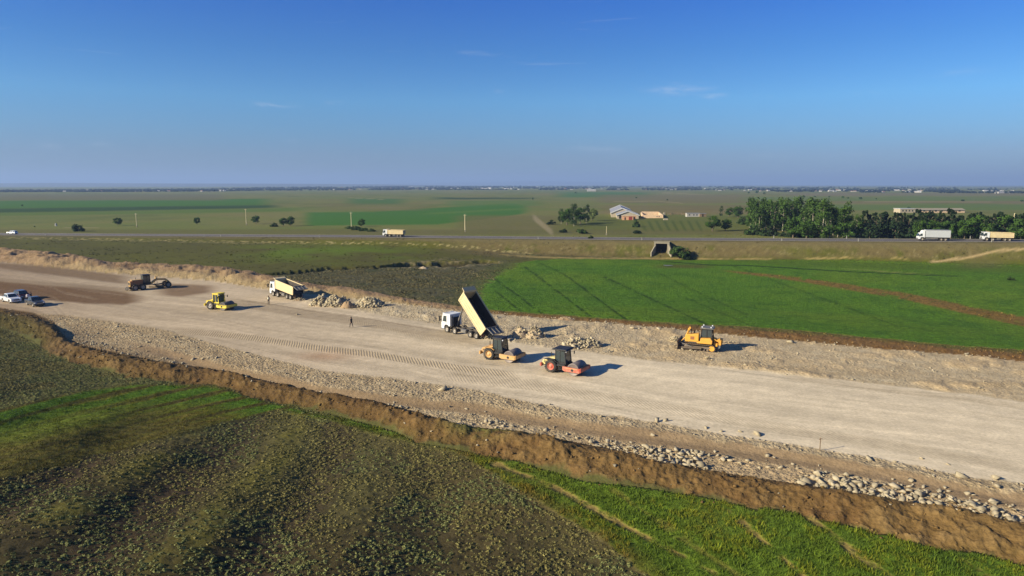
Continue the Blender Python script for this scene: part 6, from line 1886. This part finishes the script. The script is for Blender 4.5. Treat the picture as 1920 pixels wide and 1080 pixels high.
m = MB(); m.box(cx0 - .12, cx1 + .15, -.82, .82, 3.16, 3.3, tx=.08, ty=.08); m.build('roof', M_black, gr)
m = MB(); m.box(-.45, .05, -.5, .5, .9, 1.4, c=.05)                                  # goose neck
m.bar((0, 0, 1.30), (1.0, 0, 2.0), .42, .42); m.bar((.95, 0, 2.0), (2.9, 0, 1.85), .40, .40); m.bar((2.85, 0, 1.88), (3.55, 0, 1.25), .4, .42); m.build('main_beam', M_tanp, gr)
m = MB(); m.box(2.95, 3.35, -.75, .75, .55, .85, c=.05); m.box(3.3, 3.75, -.35, .35, .8, 1.35, c=.05); m.build('front_axle', M_frame, gr)
m = MB(); m.bar((3.4, 0, .95), (1.1, -.7, .85), .14); m.bar((3.4, 0, .95), (1.1, .7, .85), .14); m.build('drawbar', M_frame, gr)
m = MB(); m.lathe((.95, 0, .80), [(.5, 0), (.78, 0), (.78, .12), (.5, .12), (.5, 0)], 'Z', 24); m.build('circle', M_frame, gr)
m = MB(); pts = []
for i in range(7): t = i / 6; a = R(-40 + 80 * t); pts.append((.2 * (1 - math.cos(a)), .05 + .62 * t))
m.prism([(x_, z_) for x_, z_ in pts] + [(x_ - .05, z_) for x_, z_ in reversed(pts)], -1.9, 1.9); o = m.build('blade', M_blade, gr); o.location = (.95, 0, 0); o.rotation_euler = (0, 0, R(32))
for q in (-1, 1):
    m = MB(); m.cyl((1.1, q * .35, 2.75), (.95, q * .6, 1.9), .08, n=8); m.cyl((.95, q * .6, 1.9), (.9, q * .8, .95), .05, n=8); m.build('lift_cylinder', M_tanp, gr)
m = MB(); m.bar((1.0, -.5, 2.2), (1.0, .5, 2.2), .2); m.build('saddle', M_tanp, gr)
seat_on(gr, [(3.15, -1), (3.15, 1), (-3, -1), (-3, 1)])


# ---------------- cars
M_carw = mat('white_car_paint', rgb(206, 208, 210), .2, spec=.8, dirt=.1, dcol=DUST, var=.03)
M_card = mat('dark_grey_car_paint', rgb(70, 74, 80), .2, .3, spec=.8, dirt=.12, dcol=DUST, var=.04)
M_carm = mat('dark_maroon_car_paint', rgb(58, 34, 44), .2, .2, spec=.8, dirt=.1, dcol=DUST, var=.04)
M_grill = mat('chrome_grille', rgb(120, 122, 126), .25, .8)


def car(name, lab, cat, loc, rz, paint, kind='pickup'):
    root = empty(name, loc, rz, lab, cat)
    L = 2.62 if kind == 'pickup' else 2.38
    wb = 1.55 if kind == 'pickup' else 1.38
    for a in (wb, -wb):
        for q in (-1, 1): wheel(root, a, q * .78, .37, .24, q)
    def arch(x, r, z0): return [(x - r, z0)] + [(x + r * math.cos(t), .37 + r * math.sin(t)) for t in (math.pi * .88, math.pi * .7, math.pi * .5, math.pi * .3, math.pi * .12)] + [(x + r, z0)]
    low = [(-L, .42)] + arch(-wb, .46, .34) + arch(wb, .46, .34) + [(L - .05, .36), (L, .62)]
    if kind == 'pickup': up = [(L - .08, .86), (L - .35, 1.0), (1.12, 1.10), (-L + .02, 1.10), (-L, .9)]
    elif kind == 'suv': up = [(L - .06, .88), (L - .3, 1.02), (1.05, 1.12), (-L + .04, 1.15), (-L, .9)]
    else: up = [(L - .06, .70), (L - .3, .86), (1.0, .95), (-L + .1, .98), (-L, .8)]
    m = MB(); m.prism(low + up, -.91, .91)
    body = m.build('body', paint, root); bv = body.modifiers.new('edge', 'BEVEL'); bv.width = .05; bv.segments = 2; bv.limit_method = 'ANGLE'; bv.angle_limit = R(40)
    if kind == 'pickup': ct = [(1.15, 1.09), (.45, 1.70), (.2, 1.76), (-.75, 1.76), (-.95, 1.70), (-1.05, 1.09)]
    elif kind == 'suv': ct = [(1.10, 1.10), (.55, 1.74), (.3, 1.80), (-1.9, 1.78), (-2.1, 1.70), (-2.3, 1.13)]
    else: ct = [(1.0, .94), (.35, 1.38), (.1, 1.43), (-.9, 1.42), (-1.2, 1.36), (-1.9, .97)]
    n = len(ct); cabv = MB(); z0 = ct[0][1]; zm = max(p_[1] for p_ in ct)
    def wy(z): return .86 - .17 * (z - z0) / (zm - z0)
    v = [(x_, -wy(z_), z_) for x_, z_ in ct] + [(x_, wy(z_), z_) for x_, z_ in ct]
    cabv.add(v, [tuple(range(n)), tuple(range(2 * n - 1, n - 1, -1))] + [(i, n + i, n + (i + 1) % n, (i + 1) % n) for i in range(n)])
    c_ = cabv.build('cabin', paint, root); bv = c_.modifiers.new('edge', 'BEVEL'); bv.width = .04; bv.segments = 2; bv.limit_method = 'ANGLE'
    # glass
    def quad(a, b_, t0, t1, off, ins=.1):
        pa, pb = Vector((a[0], 0, a[1])), Vector((b_[0], 0, b_[1])); q0, q1 = pa.lerp(pb, t0), pa.lerp(pb, t1)
        nn = Vector((-(pb - pa).z, 0, (pb - pa).x)).normalized() * -off
        w0, w1 = wy(q0.z) - ins, wy(q1.z) - ins
        return MB().add([(q0.x + nn.x, -w0, q0.z + nn.z), (q0.x + nn.x, w0, q0.z + nn.z), (q1.x + nn.x, w1, q1.z + nn.z), (q1.x + nn.x, -w1, q1.z + nn.z)], [(0, 1, 2, 3)])
    quad(ct[0], ct[1], .08, .95, .02).build('windscreen', M_wglass, c_)
    quad(ct[-1], ct[-2], .15, .9, -.02).build('rear_window', M_wglass, c_)
    zb_, zt_ = z0 + .09, zm - .12
    def xin(z, front):
        a, b_ = (ct[0], ct[1]) if front else (ct[-1], ct[-2]); t = (z - a[1]) / (b_[1] - a[1]); return a[0] + (b_[0] - a[0]) * min(1, t)
    xf0, xf1, xr0, xr1 = xin(zb_, 1) - .12, xin(zt_, 1) - .1, xin(zb_, 0) + .12, xin(zt_, 0) + .1
    cuts = {'pickup': [-.02], 'suv': [.05, -1.05], 'sedan': [-.12]}[kind]
    xs = [None] + cuts + [None]
    for i in range(len(xs) - 1):
        a0, a1 = (xf0, xf1) if xs[i] is None else (xs[i] - .04, xs[i] - .04); b0, b1 = (xr0, xr1) if xs[i + 1] is None else (xs[i + 1] + .04, xs[i + 1] + .04)
        for q in (-1, 1):
            y0_, y1_ = q * (wy(zb_) + .014), q * (wy(zt_) + .014)
            f_ = (0, 1, 2, 3) if q > 0 else (3, 2, 1, 0)
            MB().add([(a0, y0_, zb_), (b0, y0_, zb_), (b1, y1_, zt_), (a1, y1_, zt_)], [f_]).build('side_window', M_wglass, c_)
    if kind == 'pickup':
        m = MB(); m.box(-L + .12, -1.15, -.78, .78, 1.05, 1.108); m.build('cargo_bed', M_black, root)
        m = MB(); m.bar((-1.25, -.75, 1.1), (-1.6, -.72, 1.5), .06) if paint is M_carw else m.bar((-1.2, -.75, 1.12), (-1.2, .75, 1.12), .05); m.build('bed_rail', M_black, root)
    for q in (-1, 1):
        zz = .84 if kind != 'sedan' else .68
        m = MB(); m.box(L - .14, L + .015, q * .70 - .16, q * .70 + .16, zz - .09, zz + .05, c=.02); m.build('headlight', M_lamp, root)
        m = MB(); m.box(-L - .015, -L + .08, q * .80 - .08, q * .80 + .08, zz - .12, zz + .16, c=.02); m.build('tail_light', M_tail, root)
        m = MB(); m.box(.72, .88, q * 1.0 - .1, q * 1.0 + .1, z0 + .02, z0 + .18, c=.03); m.build('mirror', paint, root)
        for xx in (.95, -.02, -.95): m = MB(); m.box(xx - .008, xx + .008, q * .912 - .004, q * .912 + .004, .45, z0 - .04); m.build('door_seam', M_black, body)
        for xx in (.12, -.82): m = MB(); m.box(xx - .09, xx + .09, q * .925 - .015, q * .925 + .015, z0 - .18, z0 - .14); m.build('door_handle', M_grill, body)
    m = MB(); m.box(L - .03, L + .02, -.48, .48, .58, .82, c=.02); m.build('grille', M_grill if kind != 'sedan' else M_black, root)
    m = MB(); m.box(L - .1, L + .05, -.86, .86, .36, .54, c=.04); m.build('front_bumper', M_black if paint is not M_carw else paint, root)
    m = MB(); m.box(-L - .05, -L + .1, -.86, .86, .40, .56, c=.04); m.build('rear_bumper', M_black, root)
    return root


def park(px, row, rz): p = at(px, row); return Vector((p.x, p.y, p.z)), R(rz)


for nm, lb, ct_, px_, r_, rz_, pt, kd in (('pickup_truck', 'white double cab pickup parked at the end of the row beside the maroon suv', 'pickup truck', 21, 566, -34, M_carw, 'pickup'),
                                        ('suv', 'dark maroon suv parked behind the white pickup', 'suv', 42, 560.5, -38, M_carm, 'suv'),
                                        ('pickup_truck', 'dark grey pickup parked last in the row, its nose toward the brown bank', 'pickup truck', 66, 572.5, -38, M_card, 'pickup')):
    p, rz = park(px_, r_, rz_)
    c_ = car(nm, lb, ct_, p, rz, pt, kd); seat_on(c_, [(1.5, -.8), (1.5, .8), (-1.5, -.8), (-1.5, .8)])
p, rz = on_highway(23, -1.5)
car('car', 'small white hatchback alone at the far end of the highway', 'car', p, rz, M_carw, 'suv')

# ------------------------------------------------------------------ people
M_skin = mat('skin', rgb(160, 112, 84), .6, var=.05)
M_hair = mat('hair', rgb(28, 22, 18), .8)


def person(px, row, face, lab, top, legs, pose, extra=None, hat=None):
    p = at(px, row)
    root = empty('person', p, face, lab, 'person')
    J = {}; E_ = []; Rr = []; names = []
    def v(n, x, y, z, r): J[n] = len(names); names.append(Vector((x, y, z))); Rr.append(r)
    def e(a, b_): E_.append((J[a], J[b_]))
    v('pel', 0, 0, .95, .145); v('waist', 0, 0, 1.08, .13); v('chest', .01, 0, 1.30, .155); v('shd', 0, 0, 1.43, .12); v('neck', .01, 0, 1.52, .055); v('head', .03, 0, 1.63, .095); v('crown', .02, 0, 1.73, .075)
    for a, b_ in (('pel', 'waist'), ('waist', 'chest'), ('chest', 'shd'), ('shd', 'neck'), ('neck', 'head'), ('head', 'crown')): e(a, b_)
    v('nose', .135, 0, 1.62, .012); e('head', 'nose')
    st = pose.get('stride', .05)
    for s, nm in ((-1, 'l'), (1, 'r')):
        f = st * s
        v('hip' + nm, 0, s * .10, .88, .10); v('knee' + nm, f * .6 + .03, s * .11, .49, .065); v('ank' + nm, f, s * .12, .09, .045); v('toe' + nm, f + .16, s * .13, .04, .035)
        e('pel', 'hip' + nm); e('hip' + nm, 'knee' + nm); e('knee' + nm, 'ank' + nm); e('ank' + nm, 'toe' + nm)
        el_, ha = pose['arms'][0 if s < 0 else 1]
        v('sh' + nm, 0, s * .19, 1.40, .062); v('el' + nm, el_[0], s * el_[1], el_[2], .043); v('wr' + nm, ha[0], s * ha[1], ha[2], .030)
        e('shd', 'sh' + nm); e('sh' + nm, 'el' + nm); e('el' + nm, 'wr' + nm)
        d = (names[J['wr' + nm]] - names[J['el' + nm]]).normalized(); side = Vector((d.z, 0, -d.x)) if abs(d.y) < .8 else Vector((1, 0, 0)); side = (side.normalized() if side.length > .01 else Vector((1, 0, 0)))
        w = names[J['wr' + nm]]; pl_ = w + d * .07; v('palm' + nm, *pl_, .032); e('wr' + nm, 'palm' + nm)
        for k in range(4):
            q = pl_ + d * .035 + side * (k - 1.5) * .021; v('f%d%s' % (k, nm), *(q + d * (.045 - .006 * abs(k - 1.3))), .009); e('palm' + nm, 'f%d%s' % (k, nm))
        q = w + d * .03 + side * .045; v('th' + nm, *(q + d * .03), .011); e('wr' + nm, 'th' + nm)
    me = bpy.data.meshes.new('body'); me.from_pydata([tuple(q) for q in names], E_, [])
    o = bpy.data.objects.new('body', me); link(o)
    sk = o.modifiers.new('skin', 'SKIN'); o.modifiers.new('sub', 'SUBSURF').levels = 1
    for i, r_ in enumerate(Rr):
        me.skin_vertices[0].data[i].radius = (r_, r_ * (1.25 if names[i].z > 1.0 and abs(names[i].y) < .01 and names[i].z < 1.45 else 1.0)); me.skin_vertices[0].data[i].use_root = (i == 0)
    dg = bpy.context.evaluated_depsgraph_get(); m2 = bpy.data.meshes.new_from_object(o.evaluated_get(dg)); bpy.data.objects.remove(o)
    m2.materials.clear()
    for q in (M_skin, top, legs, M_black): m2.materials.append(q)
    for f in m2.polygons:
        c = f.center
        f.use_smooth = True
        f.material_index = 3 if c.z < .10 else 2 if c.z < .96 and abs(c.y) < .24 and not any((c - names[J['wr' + q]]).length < .13 for q in 'lr') else 0 if (c.z > 1.50 and abs(c.y) < .15) else 1
        if any((c - names[J['palm' + q]]).length < .115 for q in 'lr'): f.material_index = 0
    b_ = part('body', m2, root)
    m = MB(); m.lathe((.01, 0, 1.66), [(.108, -.06), (.118, .0), (.105, .07), (.06, .115), (.001, .125)], 'Z', 14); 
    part('hair' if hat is None else 'cap', m.mesh('hair', hat or M_hair), root)
    if hat is not None: m = MB(); m.box(.08, .21, -.07, .07, 1.685, 1.70); m.build('cap_peak', hat, root)
    if extra is not None:
        m = MB(); m.lathe((.01, 0, 1.06), [(.19, 0), (.20, .12), (.215, .26), (.18, .36)], 'Z', 16); part('vest', m.mesh('vest', extra), root).scale = (.85, 1.05, 1)
        
    return root


M_navy = mat('dark_clothes', rgb(38, 38, 44), .85); M_brn = mat('brown_trousers', rgb(58, 50, 42), .85); M_vest = mat('pale_vest', rgb(214, 206, 176), .7); M_shirt = mat('light_shirt', rgb(206, 196, 196), .8); M_olv = mat('olive_jacket', rgb(92, 84, 62), .85)
person(504, 571.2, R(-80), 'worker in a pale vest standing with arms bent before the open tipper', M_olv, M_brn, dict(stride=.10, arms=(((.02, .32, 1.14), (.18, .24, 1.02)), ((.02, .32, 1.14), (.18, .24, 1.02)))), M_vest, M_navy)
person(659, 613.8, R(150), 'worker in dark clothes walking alone across the road', M_navy, M_navy, dict(stride=.24, arms=(((.10, .24, 1.13), (.24, .23, .93)), ((-.06, .24, 1.13), (-.08, .24, .88)))))
person(52.5, 566, R(-70), 'man in a light shirt standing between the maroon suv and the grey pickup', M_shirt, M_brn, dict(stride=.05, arms=(((.0, .25, 1.13), (.05, .26, .88)), ((.0, .25, 1.13), (.05, .26, .88)))))
person(59, 563.5, R(180), 'man in dark clothes standing behind the grey pickup', M_navy, M_navy, dict(stride=.04, arms=(((.02, .25, 1.13), (.16, .2, 1.0)), ((.0, .25, 1.13), (.05, .26, .88)))))
